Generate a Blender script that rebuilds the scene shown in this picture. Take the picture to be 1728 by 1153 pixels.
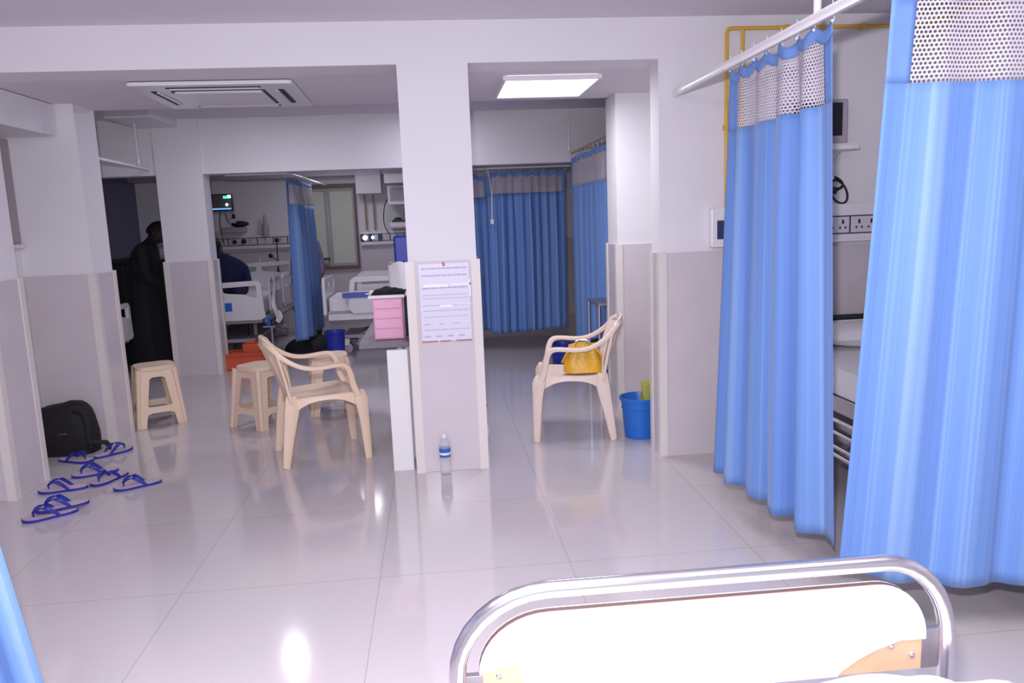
import bpy, bmesh, math, random
from mathutils import Vector, Matrix
random.seed(7)
scene = bpy.context.scene
PI = math.pi
for o in list(bpy.data.objects): bpy.data.objects.remove(o)
COL = scene.collection

# ------------------------------------------------------------------ camera
def make_camera():
    y, p, r = (math.radians(a) for a in (5.35, 9.03, 2.25))
    f = Vector((math.sin(y)*math.cos(p), math.cos(y)*math.cos(p), -math.sin(p)))
    rt = Vector((math.cos(y), -math.sin(y), 0)); up = rt.cross(f)
    r2 = math.cos(r)*rt - math.sin(r)*up
    u2 = math.sin(r)*rt + math.cos(r)*up
    cd = bpy.data.cameras.new('camera'); cam = bpy.data.objects.new('camera', cd)
    COL.objects.link(cam)
    m = Matrix((r2, u2, -f)).transposed().to_4x4()
    m.translation = Vector((0, 0, 1.46)); cam.matrix_world = m
    cd.sensor_width = 36.0; cd.lens = 1315/1728*36; cd.clip_start = .02
    scene.camera = cam
make_camera()

# ------------------------------------------------------------------ light
w = bpy.data.worlds.new('world'); scene.world = w; w.use_nodes = True
bg = w.node_tree.nodes['Background']
bg.inputs[0].default_value = (.86, .83, .98, 1); bg.inputs[1].default_value = .70
vs = scene.view_settings
vs.view_transform = 'Standard'; vs.look = 'None'; vs.gamma = 1; vs.use_curve_mapping = False
vs.exposure = 0.0

def area(name, loc, size, power, color, rot=(0, 0, 0), size_y=None, spread=PI):
    l = bpy.data.lights.new(name, 'AREA'); l.energy = power; l.color = color
    l.shape = 'RECTANGLE'; l.size = size; l.size_y = size_y or size; l.spread = spread
    o = bpy.data.objects.new(name, l); o.location = loc; o.rotation_euler = rot
    COL.objects.link(o); return o
# the camera's own flash, just above and left of the lens
fl = bpy.data.lights.new('camera_flash', 'SPOT'); fl.energy = 270; fl.color = (.97, .94, 1.0)
fl.shadow_soft_size = .03; fl.spot_size = math.radians(115); fl.spot_blend = .6
flo = bpy.data.objects.new('camera_flash', fl); flo.location = (-.05, .02, 1.68)
flo.rotation_euler = (math.radians(86), 0, math.radians(-4)); COL.objects.link(flo)
# ceiling panel and back bay downlights; front, window and side lights are added fill
area('middle_bay_light', (.765, 5.2, 2.262), .5, 16, (.93, .93, 1.0))
area('front_bay_fill', (-.6, 1.0, 2.50), 1.6, 66, (.96, .92, 1.0))  # unseen fill, added with the next one for ambient light in front
area('front_bay_fill', (1.2, .6, 2.50), .9, 30, (.96, .92, 1.0))
area('back_bay_light', (-1.49, 6.88, 2.50), .10, 13, (.90, .86, 1.0)).data.shape = 'DISK'
area('back_bay_light', (.02, 7.45, 2.50), .12, 7, (.90, .86, 1.0)).data.shape = 'DISK'
area('window_bay_fill', (-1.2, 10.2, 2.30), .6, 10, (.92, .88, 1.0))  # unseen fill added to lift the back room
area('side_bay_fill', (.6, 10.6, 2.30), .4, 1.5, (.92, .88, 1.0))  # weak unseen fill added behind the curtains

# ------------------------------------------------------------------ materials
M = {}
def mat(name, col, rough=.6, metal=0., spec=.5, noise=0., nscale=8., bump=0., bscale=120.,
        emit=None, estr=0., alpha=1., trans=0., coat=0., ior=1.45):
    m = bpy.data.materials.new(name); m.use_nodes = True; nt = m.node_tree
    b = nt.nodes['Principled BSDF']
    b.inputs['Base Color'].default_value = (*col, 1); b.inputs['Roughness'].default_value = rough
    b.inputs['Metallic'].default_value = metal; b.inputs['Specular IOR Level'].default_value = spec
    b.inputs['Alpha'].default_value = alpha; b.inputs['Transmission Weight'].default_value = trans
    b.inputs['Coat Weight'].default_value = coat; b.inputs['IOR'].default_value = ior
    if emit: b.inputs['Emission Color'].default_value = (*emit, 1); b.inputs['Emission Strength'].default_value = estr
    tc = nt.nodes.new('ShaderNodeTexCoord')
    if noise:
        n = nt.nodes.new('ShaderNodeTexNoise'); n.inputs['Scale'].default_value = nscale
        n.inputs['Detail'].default_value = 4
        nt.links.new(tc.outputs['Object'], n.inputs['Vector'])
        mx = nt.nodes.new('ShaderNodeMix'); mx.data_type = 'RGBA'
        mx.inputs[6].default_value = (*[c*(1-noise) for c in col], 1)
        mx.inputs[7].default_value = (*[min(1, c*(1+noise)) for c in col], 1)
        nt.links.new(n.outputs['Fac'], mx.inputs[0]); nt.links.new(mx.outputs[2], b.inputs['Base Color'])
    if bump:
        n = nt.nodes.new('ShaderNodeTexNoise'); n.inputs['Scale'].default_value = bscale
        nt.links.new(tc.outputs['Object'], n.inputs['Vector'])
        bp = nt.nodes.new('ShaderNodeBump'); bp.inputs['Strength'].default_value = bump
        bp.inputs['Distance'].default_value = .01
        nt.links.new(n.outputs['Fac'], bp.inputs['Height']); nt.links.new(bp.outputs[0], b.inputs['Normal'])
    M[name] = m; return m

mat('wall_paint', (.775, .755, .795), .75, noise=.03, nscale=2, bump=.05, bscale=200)
mat('ceiling_paint', (.72, .68, .75), .8, noise=.03, nscale=2)
mat('dado_tile', (.63, .575, .61), .22, noise=.05, nscale=5)
mat('corner_strip', (.74, .69, .665), .35, noise=.03)
mat('near_black', (.014, .012, .018), .4, noise=.3, nscale=4)
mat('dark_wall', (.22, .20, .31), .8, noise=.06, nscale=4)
mat('white_gloss', (.80, .78, .82), .3, noise=.02)
mat('white_laminate', (.80, .79, .80), .35, noise=.03, nscale=5)
mat('board_white', (.93, .93, .92), .35, noise=.02, nscale=4)
mat('ply_brown', (.70, .36, .23), .7, noise=.15, nscale=14)
mat('chrome', (.86, .85, .88), .20, 1.0, noise=.03, nscale=20)
mat('steel', (.55, .53, .58), .3, 1.0)
mat('dull_metal', (.34, .31, .34), .45, .8, noise=.1, nscale=30)
mat('dark_metal', (.05, .05, .06), .45, .6, noise=.1)
mat('plastic_cream', (.80, .62, .47), .38, noise=.04, nscale=5, bump=.03, bscale=300)
mat('plastic_cream_pale', (.80, .66, .58), .38, noise=.04, nscale=5)
mat('blue_plastic', (.02, .16, .62), .35, noise=.05)
mat('navy_plastic', (.02, .035, .36), .4, noise=.05)
mat('rubber_blue', (.02, .03, .30), .5, noise=.1, nscale=40)
mat('footbed', (.55, .42, .50), .7, noise=.07, nscale=40)
mat('bag_black', (.010, .009, .013), .7, noise=.4, nscale=30, bump=.3, bscale=60)
mat('yellow_leather', (.72, .42, .03), .35, noise=.12, nscale=12, bump=.2, bscale=40)
mat('gold', (.80, .62, .30), .3, 1.0)
mat('yellow_pipe', (.72, .43, .06), .4, noise=.05)
mat('pink_plastic', (.80, .42, .60), .4, noise=.03)
mat('granite', (.20, .18, .22), .25, noise=.3, nscale=80)
mat('screen_black', (.012, .012, .016), .2)
mat('grey_plastic', (.42, .38, .45), .45, noise=.04)
mat('navy_line', (.035, .05, .12), .4)
mat('socket_white', (.66, .62, .68), .4)
mat('hole_dark', (.03, .03, .04), .6)
mat('paper', (.72, .70, .82), .3, noise=.02)
mat('ink', (.47, .45, .60), .6)
mat('tape_red', (.50, .16, .14), .3)
mat('tape_glare', (.93, .93, .96), .1)
mat('orange_plastic', (.62, .10, .04), .4, noise=.08)
mat('cloth_black', (.010, .009, .012), .9, noise=.3, nscale=20)
mat('cloth_navy', (.015, .02, .075), .9, noise=.3, nscale=12)
mat('cloth_grey', (.17, .15, .26), .9, noise=.4, nscale=40)
mat('skin', (.05, .028, .02), .6, noise=.1)
mat('hair', (.006, .005, .006), .6, noise=.2, nscale=60)
mat('sheet_white', (.86, .85, .88), .8, noise=.02, bump=.15, bscale=30)
mat('mattress_pale', (.74, .74, .80), .7, noise=.04)
mat('mattress_blue', (.12, .15, .52), .6, noise=.05)
mat('window_frost', (.42, .44, .40), .5, emit=(.80, .86, .76), estr=.06, noise=.03)
mat('window_brown', (.16, .10, .10), .5)
mat('window_sash', (.40, .36, .38), .5)
mat('blind', (.36, .31, .33), .7, noise=.04)
mat('lamp_panel', (.9, .9, .9), .4, emit=(1, .99, 1), estr=1.8)
mat('led_green', (.0, .3, .2), .4, emit=(.05, .9, .55), estr=1.6)
mat('led_cyan', (.1, .3, .4), .4, emit=(.45, .95, 1), estr=3)
mat('led_blue', (.1, .2, .4), .4, emit=(.2, .5, 1), estr=1.0)
mat('led_white', (.9, .9, .9), .4, emit=(1, .95, 1), estr=3)
mat('bottle_clear', (.95, .95, 1), .05, trans=.5, ior=1.1, alpha=.40)
mat('bottle_label', (.03, .13, .50), .3)
mat('lime_cloth', (.45, .48, .10), .8, noise=.1)
mat('poly_white', (.75, .74, .80), .4, noise=.05, nscale=20)
mat('red_brown', (.22, .06, .04), .6)
mat('pipe_tan', (.42, .29, .20), .5)
mat('teal', (.04, .05, .06), .5)
mat('rubber_black', (.015, .015, .018), .5)

def floor_material():
    m = bpy.data.materials.new('floor_tiles'); m.use_nodes = True; nt = m.node_tree
    b = nt.nodes['Principled BSDF']; L = nt.links.new
    tc = nt.nodes.new('ShaderNodeTexCoord'); mp = nt.nodes.new('ShaderNodeMapping')
    mp.inputs['Location'].default_value = (1.10, -3.10+.8*8, 0)
    L(tc.outputs['Object'], mp.inputs[0])
    br = nt.nodes.new('ShaderNodeTexBrick'); br.offset = 0; br.squash = 1
    br.inputs['Scale'].default_value = 1; br.inputs['Brick Width'].default_value = .8
    br.inputs['Row Height'].default_value = .8; br.inputs['Mortar Size'].default_value = .0022
    br.inputs['Mortar Smooth'].default_value = .2; br.inputs['Bias'].default_value = 0
    br.inputs['Color1'].default_value = (.585, .535, .555, 1); br.inputs['Color2'].default_value = (.60, .55, .565, 1)
    br.inputs['Mortar'].default_value = (.44, .40, .41, 1)
    L(mp.outputs[0], br.inputs[0])
    n = nt.nodes.new('ShaderNodeTexNoise'); n.inputs['Scale'].default_value = 1.6; n.inputs['Detail'].default_value = 5
    L(tc.outputs['Object'], n.inputs[0])
    mx = nt.nodes.new('ShaderNodeMix'); mx.data_type = 'RGBA'; mx.blend_type = 'MULTIPLY'
    mx.inputs[0].default_value = .10
    L(br.outputs['Color'], mx.inputs[6]); L(n.outputs['Color'], mx.inputs[7]); L(mx.outputs[2], b.inputs['Base Color'])
    b.inputs['Roughness'].default_value = .095; b.inputs['Specular IOR Level'].default_value = .75
    bp = nt.nodes.new('ShaderNodeBump'); bp.inputs['Strength'].default_value = .012
    n2 = nt.nodes.new('ShaderNodeTexNoise'); n2.inputs['Scale'].default_value = 5
    L(tc.outputs['Object'], n2.inputs[0]); L(n2.outputs['Fac'], bp.inputs['Height']); L(bp.outputs[0], b.inputs['Normal'])
    M['floor'] = m
floor_material()

def curtain_materials():
    # striped blue cloth; u of the UV map runs along the cloth in metres
    m = bpy.data.materials.new('curtain_cloth'); m.use_nodes = True; nt = m.node_tree; L = nt.links.new
    b = nt.nodes['Principled BSDF']
    uv = nt.nodes.new('ShaderNodeUVMap'); sp = nt.nodes.new('ShaderNodeSeparateXYZ'); L(uv.outputs[0], sp.inputs[0])
    cb = nt.nodes.new('ShaderNodeCombineXYZ'); L(sp.outputs[0], cb.inputs[0])
    n = nt.nodes.new('ShaderNodeTexNoise'); n.inputs['Scale'].default_value = 9; n.inputs['Detail'].default_value = 6
    n.inputs['Roughness'].default_value = .75
    L(cb.outputs[0], n.inputs[0])
    rp = nt.nodes.new('ShaderNodeValToRGB'); e = rp.color_ramp.elements
    e[0].position = .38; e[0].color = (.10, .20, .52, 1); e[1].position = .60; e[1].color = (.215, .345, .61, 1)
    x = rp.color_ramp.elements.new(.5); x.color = (.13, .258, .59, 1)
    L(n.outputs['Fac'], rp.inputs[0]); L(rp.outputs[0], b.inputs['Base Color'])
    b.inputs['Roughness'].default_value = .7; b.inputs['Sheen Weight'].default_value = .1
    n2 = nt.nodes.new('ShaderNodeTexNoise'); n2.inputs['Scale'].default_value = 14
    L(uv.outputs[0], n2.inputs[0])
    bp = nt.nodes.new('ShaderNodeBump'); bp.inputs['Strength'].default_value = .25; bp.inputs['Distance'].default_value = .008
    L(n2.outputs['Fac'], bp.inputs['Height']); L(bp.outputs[0], b.inputs['Normal'])
    M['curtain_cloth'] = m
    mat('curtain_hem', (.14, .26, .58), .7, noise=.08, nscale=30)
    # hexagonal white net with real holes
    m = bpy.data.materials.new('curtain_net'); m.use_nodes = True; nt = m.node_tree; L = nt.links.new
    b = nt.nodes['Principled BSDF']; b.inputs['Base Color'].default_value = (.56, .52, .60, 1); b.inputs['Roughness'].default_value = .8
    uv = nt.nodes.new('ShaderNodeUVMap'); sp = nt.nodes.new('ShaderNodeSeparateXYZ'); L(uv.outputs[0], sp.inputs[0])
    def mth(op, a, bb=None):
        q = nt.nodes.new('ShaderNodeMath'); q.operation = op
        for i, v in enumerate((a, bb)):
            if v is None: continue
            if isinstance(v, (int, float)): q.inputs[i].default_value = v
            else: L(v, q.inputs[i])
        return q.outputs[0]
    P = .0135
    v = mth('DIVIDE', sp.outputs[1], P*.9); row = mth('FLOOR', v); odd = mth('MULTIPLY', mth('PINGPONG', row, 1), .5)
    u = mth('ADD', mth('DIVIDE', sp.outputs[0], P), odd)
    fu = mth('SUBTRACT', mth('FRACT', u), .5); fv = mth('SUBTRACT', mth('FRACT', v), .5)
    d = mth('SQRT', mth('ADD', mth('MULTIPLY', fu, fu), mth('MULTIPLY', fv, fv)))
    hole = mth('LESS_THAN', d, .36)
    tr = nt.nodes.new('ShaderNodeBsdfTransparent'); ms = nt.nodes.new('ShaderNodeMixShader')
    L(hole, ms.inputs[0]); L(b.outputs[0], ms.inputs[1]); L(tr.outputs[0], ms.inputs[2])
    L(ms.outputs[0], nt.nodes['Material Output'].inputs[0])
    M['curtain_net'] = m
curtain_materials()

# ------------------------------------------------------------------ mesh helpers
def catmull(pts, n=8):
    pts = [Vector(p) for p in pts]; out = []
    for i in range(len(pts)-1):
        p0 = pts[max(i-1, 0)]; p1 = pts[i]; p2 = pts[i+1]; p3 = pts[min(i+2, len(pts)-1)]
        for k in range(n):
            t = k/n
            out.append(.5*((2*p1)+(p2-p0)*t+(2*p0-5*p1+4*p2-p3)*t*t+(3*p1-p0-3*p2+p3)*t**3))
    out.append(pts[-1]); return out
def lerp_list(vals, m):
    out = []
    for i in range(m):
        t = i/(m-1)*(len(vals)-1); k = min(int(t), len(vals)-2); f = t-k
        out.append(vals[k]*(1-f)+vals[k+1]*f)
    return out

class MB:
    def __init__(s): s.v = []; s.f = []; s.m = []
    def add(s, vs, fs, mi=0):
        b = len(s.v); s.v += [tuple(x) for x in vs]
        s.f += [tuple(i+b for i in f) for f in fs]; s.m += [mi]*len(fs)
    def box(s, x0, x1, y0, y1, z0, z1, mi=0, mx=None):
        vs = [Vector((x, y, z)) for z in (z0, z1) for y in (y0, y1) for x in (x0, x1)]
        if mx is not None: vs = [mx @ v for v in vs]
        s.add(vs, [(0, 2, 3, 1), (4, 5, 7, 6), (0, 1, 5, 4), (2, 6, 7, 3), (0, 4, 6, 2), (1, 3, 7, 5)], mi)
        return s
    def tube(s, pts, r, n=10, mi=0, smooth=0, caps=True, closed=False):
        pts = catmull(pts, smooth) if smooth else [Vector(p) for p in pts]
        m = len(pts); rs = lerp_list(r, m) if isinstance(r, (list, tuple)) else [r]*m
        up = None; vs = []
        for i, p in enumerate(pts):
            if closed: t = pts[(i+1) % m]-pts[i-1]
            else: t = pts[min(i+1, m-1)]-pts[max(i-1, 0)]
            t.normalize()
            if up is None: up = t.orthogonal().normalized()
            else:
                up = up - t*up.dot(t)
                if up.length < 1e-5: up = t.orthogonal()
                up.normalize()
            q = t.cross(up)
            for k in range(n):
                a = 2*PI*k/n; vs.append(p+(up*math.cos(a)+q*math.sin(a))*rs[i])
        fs = []
        for i in range(m if closed else m-1):
            for k in range(n):
                a = i*n+k; b = i*n+(k+1) % n; j = ((i+1) % m)*n
                fs.append((a, b, j+(k+1) % n, j+k))
        if caps and not closed:
            fs.append(tuple(range(n))[::-1]); fs.append(tuple((m-1)*n+k for k in range(n)))
        s.add(vs, fs, mi); return s
    def sweep(s, pts, W, T, ref, n=12, mi=0, smooth=0, power=.55):
        # flattened band: width W along ref-ish direction, thickness T across it
        pts = catmull(pts, smooth) if smooth else [Vector(p) for p in pts]
        m = len(pts); Ws = lerp_list(W, m) if isinstance(W, (list, tuple)) else [W]*m
        Ts = lerp_list(T, m) if isinstance(T, (list, tuple)) else [T]*m
        ref = Vector(ref); vs = []
        for i, p in enumerate(pts):
            t = (pts[min(i+1, m-1)]-pts[max(i-1, 0)]).normalized()
            a = (ref-t*ref.dot(t)).normalized(); b = t.cross(a)
            for k in range(n):
                th = 2*PI*k/n; c, q = math.cos(th), math.sin(th)
                vs.append(p+a*(math.copysign(abs(c)**power, c)*Ws[i]/2)+b*(math.copysign(abs(q)**power, q)*Ts[i]/2))
        fs = [(i*n+k, i*n+(k+1) % n, (i+1)*n+(k+1) % n, (i+1)*n+k) for i in range(m-1) for k in range(n)]
        fs.append(tuple(range(n))[::-1]); fs.append(tuple((m-1)*n+k for k in range(n)))
        s.add(vs, fs, mi); return s
    def lathe(s, prof, cx=0, cy=0, n=24, mi=0, cap0=True, cap1=True):
        vs = [(cx+r*math.cos(2*PI*k/n), cy+r*math.sin(2*PI*k/n), z) for r, z in prof for k in range(n)]
        fs = [(i*n+k, i*n+(k+1) % n, (i+1)*n+(k+1) % n, (i+1)*n+k) for i in range(len(prof)-1) for k in range(n)]
        if cap0: fs.append(tuple(range(n))[::-1])
        if cap1: fs.append(tuple((len(prof)-1)*n+k for k in range(n)))
        s.add(vs, fs, mi); return s
    def sphere(s, c, r, n=16, mi=0, sc=(1, 1, 1)):
        vs = []; fs = []; h = n//2
        for i in range(h+1):
            a = PI*i/h
            for k in range(n):
                b = 2*PI*k/n
                vs.append((c[0]+r*sc[0]*math.sin(a)*math.cos(b), c[1]+r*sc[1]*math.sin(a)*math.sin(b), c[2]+r*sc[2]*math.cos(a)))
        for i in range(h):
            for k in range(n): fs.append((i*n+k, (i+1)*n+k, (i+1)*n+(k+1) % n, i*n+(k+1) % n))
        s.add(vs, fs, mi); return s
    def grid(s, fn, nu, nv, thick=None, mi=0):
        P = [[Vector(fn(i/nu, j/nv)) for i in range(nu+1)] for j in range(nv+1)]
        W = nu+1
        vs = [p for r in P for p in r]
        fs = [(j*W+i, j*W+i+1, (j+1)*W+i+1, (j+1)*W+i) for j in range(nv) for i in range(nu)]
        if thick is None: s.add(vs, fs, mi); return s
        N = []
        for j in range(nv+1):
            for i in range(nu+1):
                du = P[j][min(i+1, nu)]-P[j][max(i-1, 0)]; dv = P[min(j+1, nv)][i]-P[max(j-1, 0)][i]
                N.append(du.cross(dv).normalized())
        k = len(vs); vs2 = [v-n*thick for v, n in zip(vs, N)]
        fb = [tuple(x+k for x in f[::-1]) for f in fs]
        e = [j*W for j in range(nv+1)], [j*W+nu for j in range(nv+1)], list(range(W)), [nv*W+i for i in range(W)]
        side = []
        for q, L_ in enumerate(e):
            for a, b in zip(L_, L_[1:]):
                side.append((a, b, b+k, a+k) if q in (1, 2) else (b, a, a+k, b+k))
        side = [f[::-1] for f in side]
        s.add(vs+vs2, fs+fb+side, mi); return s
    def plate(s, outer, holes, mxf, t, mi=0):
        # flat plate with holes; outline in (u,v), mapped by mxf(u,v,w) with w in 0..t
        bm = bmesh.new(); edges = []
        for loop in [outer]+list(holes):
            vv = [bm.verts.new((p[0], p[1], 0)) for p in loop]
            edges += [bm.edges.new((vv[i], vv[(i+1) % len(vv)])) for i in range(len(vv))]
        bmesh.ops.triangle_fill(bm, edges=edges, use_beauty=True)
        r = bmesh.ops.extrude_face_region(bm, geom=bm.faces[:])
        for g in r['geom']:
            if isinstance(g, bmesh.types.BMVert): g.co.z = t
        bmesh.ops.recalc_face_normals(bm, faces=bm.faces[:])
        bm.verts.index_update()
        vs = [mxf(v.co.x, v.co.y, v.co.z) for v in bm.verts]; fs = [tuple(v.index for v in f.verts) for f in bm.faces]
        bm.free(); s.add(vs, fs, mi); return s
    def build(s, name, mats, parent=None, smooth=True, bevel=0, subsurf=0, loc=None, rotz=0, angle=40, fix=True):
        me = bpy.data.meshes.new(name); me.from_pydata(s.v, [], s.f)
        if not isinstance(mats, (list, tuple)): mats = [mats]
        for x in mats: me.materials.append(M[x] if isinstance(x, str) else x)
        for p, i in zip(me.polygons, s.m): p.material_index = i
        me.validate()
        if fix:
            bm = bmesh.new(); bm.from_mesh(me); bmesh.ops.recalc_face_normals(bm, faces=bm.faces[:]); bm.to_mesh(me); bm.free()
        if smooth:
            me.polygons.foreach_set('use_smooth', [True]*len(me.polygons))
            try: me.set_sharp_from_angle(angle=math.radians(angle))
            except Exception: pass
        o = bpy.data.objects.new(name, me); COL.objects.link(o)
        if bevel:
            md = o.modifiers.new('bevel', 'BEVEL'); md.width = bevel; md.segments = 2; md.limit_method = 'ANGLE'
            md.angle_limit = math.radians(50)
        if subsurf:
            md = o.modifiers.new('sub', 'SUBSURF'); md.levels = md.render_levels = subsurf
        if parent is not None: o.parent = parent
        if loc is not None: o.location = loc
        if rotz: o.rotation_euler = (0, 0, rotz)
        return o

def rrect(x0, x1, y0, y1, r, n=5):
    out = []
    for cx, cy, a0 in ((x1-r, y1-r, 0), (x0+r, y1-r, 90), (x0+r, y0+r, 180), (x1-r, y0+r, 270)):
        for k in range(n+1):
            a = math.radians(a0+90*k/n); out.append((cx+r*math.cos(a), cy+r*math.sin(a)))
    return out
def tag(o, label, cat, group=None, kind=None):
    o['label'] = label; o['category'] = cat
    if group: o['group'] = group
    if kind: o['kind'] = kind
    return o
def thing(name, label, cat, loc=(0, 0, 0), rotz=0, group=None):
    o = bpy.data.objects.new(name, None); COL.objects.link(o); o.empty_display_size = .1
    o.location = loc; o.rotation_euler = (0, 0, rotz); return tag(o, label, cat, group)
def struct(o, label=None):
    o['kind'] = 'structure'
    if label: o['label'] = label
    return o
def dup(root, loc, rotz, label, group=None, name=None):
    r = root.copy(); COL.objects.link(r); r.location = loc; r.rotation_euler = (0, 0, rotz); r['label'] = label
    if group: r['group'] = group
    for ch in list(root.children):
        c = ch.copy(); COL.objects.link(c); c.parent = r
        for g in list(ch.children):
            d = g.copy(); COL.objects.link(d); d.parent = c
    return r

# ------------------------------------------------------------------ the room
DZ = 1.225      # top of the dado
fl_ = MB().box(-5.9, 3.8, -1.5, 11.7, -.1, 0).build('floor', 'floor', smooth=False); struct(fl_)
struct(MB().box(-3.3, 3.0, -1.5, 4.45, 2.53, 2.65).build('ceiling_front', 'ceiling_paint', smooth=False))
struct(MB().box(-3.0, 3.0, 4.71, 5.86, 2.305, 2.65).build('ceiling_middle', 'ceiling_paint', smooth=False))
struct(MB().box(-5.9, 3.8, 5.86, 11.7, 2.53, 2.65).build('ceiling_back', 'ceiling_paint', smooth=False))
# front beam over both openings
struct(MB().box(-3.3, 1.30, 4.45, 4.71, 2.305, 2.65).build('wall_front_beam', 'wall_paint', smooth=False))
# beam over the left recess, along the depth
struct(MB().box(-2.84, -2.42, 4.80, 5.50, 2.10, 2.30).build('wall_left_beam', 'wall_paint', smooth=False))
# third beam
struct(MB().box(-4.1, 3.6, 8.08, 8.30, 2.0, 2.53).build('wall_back_beam', 'wall_paint', smooth=False))
struct(MB().box(-2.80, -2.42, 7.3, 8.08, 2.45, 2.53).build('wall_ceiling_bulkhead', 'wall_paint', smooth=False))

def pillar(name, x0, x1, y0, y1, top, dz=DZ, trims=('fl', 'fr')):
    p = struct(MB().box(x0, x1, y0, y1, dz-.01, top).build(name, 'wall_paint', smooth=False))
    g = .012
    MB().box(x0-g, x1+g, y0-g, y1+g, 0, dz).build('dado_panel', 'dado_tile', p, smooth=False, bevel=.002)
    t = .045; h = .006
    for k in trims:
        m = MB(); left = k[1] == 'l'; front = k[0] == 'f'
        xc = x0-g if left else x1+g; yc = y0-g if front else y1+g
        sx = 1 if left else -1; sy = 1 if front else -1
        xa, xb = sorted((xc-sx*h, xc+sx*t)); ya, yb = sorted((yc-sy*h, yc+sy*.0005))
        m.box(xa, xb, ya, yb, 0, dz+.004)
        xa, xb = sorted((xc-sx*h, xc+sx*.0005)); ya, yb = sorted((yc+sy*.0005, yc+sy*t))
        m.box(xa, xb, ya, yb, 0, dz+.004)
        m.build('corner_strip', 'corner_strip', p, smooth=False)
    return p
pillar('wall_center_pillar', -.155, .232, 4.45, 4.76, 2.305, 1.232, ('fl', 'fr', 'br'))
pillar('wall_left_pillar', -3.0, -2.42, 4.45, 4.80, 2.305, 1.222, ('fr', 'br'))
pillar('wall_left_rear_pillar', -2.74, -2.30, 5.52, 5.84, 2.305, 1.195, ('fr', 'br'))
pillar('wall_right_rear_pillar', 1.336, 2.2, 5.66, 5.97, 2.305, 1.235, ('fl', 'bl'))
pillar('wall_back_pillar', -2.665, -2.225, 8.06, 8.29, 2.53, 1.155, ('fl', 'fr', 'br'))

def wall_with_dado(name, box, dado_box, wm='wall_paint', dm='dado_tile'):
    p = struct(MB().box(*box).build(name, wm, smooth=False))
    if dado_box: MB().box(*dado_box).build('dado_panel', dm, p, smooth=False)
    return p
p = wall_with_dado('wall_right_front', (1.30, 3.0, 4.45, 4.62, 0, 2.53), (1.292, 3.0, 4.438, 4.632, 0, 1.222))
MB().box(1.286, 1.335, 4.43, 4.4385, 0, 1.226).box(1.286, 1.2925, 4.4385, 4.48, 0, 1.226).build('corner_strip', 'corner_strip', p, smooth=False)
MB().box(1.286, 1.2925, 4.59, 4.64, 0, 1.226).build('corner_strip', 'corner_strip', p, smooth=False)
wall_with_dado('wall_right', (2.87, 3.0, -1.5, 4.45, 0, 2.53), (2.86, 2.87, -1.5, 4.438, 0, 1.222))
wall_with_dado('wall_left', (-3.3, -3.2, -1.5, 4.45, 0, 2.53), (-3.2, -3.19, -1.5, 4.45, 0, 1.222))
wall_with_dado('wall_left_recess', (-2.9, -2.74, 4.80, 5.52, 0, 2.30), (-2.9, -2.73, 4.81, 5.51, 0, 1.195))
p = wall_with_dado('wall_left_middle', (-4.4, -3.0, 4.6, 4.7, 0, 2.53), None)
wall_with_dado('wall_left_back', (-4.3, -4.1, 9.4, 11.5, 1.12, 2.53), (-4.3, -4.085, 9.4, 11.5, 0, 1.13), 'dark_wall', 'near_black')  # near-black lower wall fills a dark area of unclear cause
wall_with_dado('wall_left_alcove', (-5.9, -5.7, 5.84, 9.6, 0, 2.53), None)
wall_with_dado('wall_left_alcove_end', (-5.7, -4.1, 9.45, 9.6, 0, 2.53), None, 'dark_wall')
wall_with_dado('wall_left_rear', (-5.9, -2.74, 5.60, 5.84, 0, 2.53), None)
wall_with_dado('wall_back', (-4.3, 3.8, 11.5, 11.7, 0, 2.53), (-4.1, 3.6, 11.49, 11.5, 0, 1.13))
wall_with_dado('wall_right_back', (3.6, 3.8, 5.66, 11.7, 0, 2.53), (3.59, 3.6, 5.97, 11.5, 0, 1.2))
wall_with_dado('wall_right_recess', (2.2, 3.8, 5.66, 5.97, 0, 2.53), None)
wall_with_dado('wall_right_niche', (1.95, 2.1, 4.63, 5.65, 0, 2.30), (1.94, 1.95, 4.64, 5.65, 0, 1.22))
# bulkhead boxes high on the back wall
struct(MB().box(-1.05, -.70, 11.2, 11.5, 1.87, 2.53).build('wall_back_duct', 'wall_paint', smooth=False, bevel=.004))
struct(MB().box(-4.1, .6, 11.25, 11.5, 2.13, 2.53).build('wall_back_soffit', 'wall_paint', smooth=False))

# window in the left recess, covered by a drawn blind
wn = struct(MB().box(-2.74, -2.728, 4.90, 5.515, 1.41, 2.09).build('window_1', 'blind', smooth=False))
MB().box(-2.735, -2.70, 4.86, 5.517, 1.385, 1.412).build('window_sill', 'corner_strip', wn, smooth=False, bevel=.003)
MB().box(-2.74, -2.715, 4.83, 4.905, 1.412, 2.09).build('window_frame', 'navy_line', wn, smooth=False)
# window on the back wall
wn = struct(MB().plate([(-1.86, .82), (-1.08, .82), (-1.08, 2.03), (-1.86, 2.03)],
        [[(-1.83, .87), (-1.11, .87), (-1.11, 1.97), (-1.83, 1.97)]], lambda u, v, w_: (u, 11.44+w_, v), .06).build('window_2', 'window_brown', smooth=False))
for a, b in ((-1.83, -1.50), (-1.48, -1.11)):
    f = MB().plate([(a, .87), (b, .87), (b, 1.97), (a, 1.97)], [[(a+.03, .91), (b-.03, .91), (b-.03, 1.93), (a+.03, 1.93)]],
                   lambda u, v, w_: (u, 11.455+w_, v), .03).build('window_sash', 'window_sash', wn, smooth=False)
    MB().box(a+.03, b-.03, 11.47, 11.478, .91, 1.93).build('pane', 'window_frost', f, smooth=False)
MB().box(-1.72, -1.50, 11.36, 11.44, .965, .995).build('window_latch', 'navy_line', wn, smooth=False)

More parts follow.
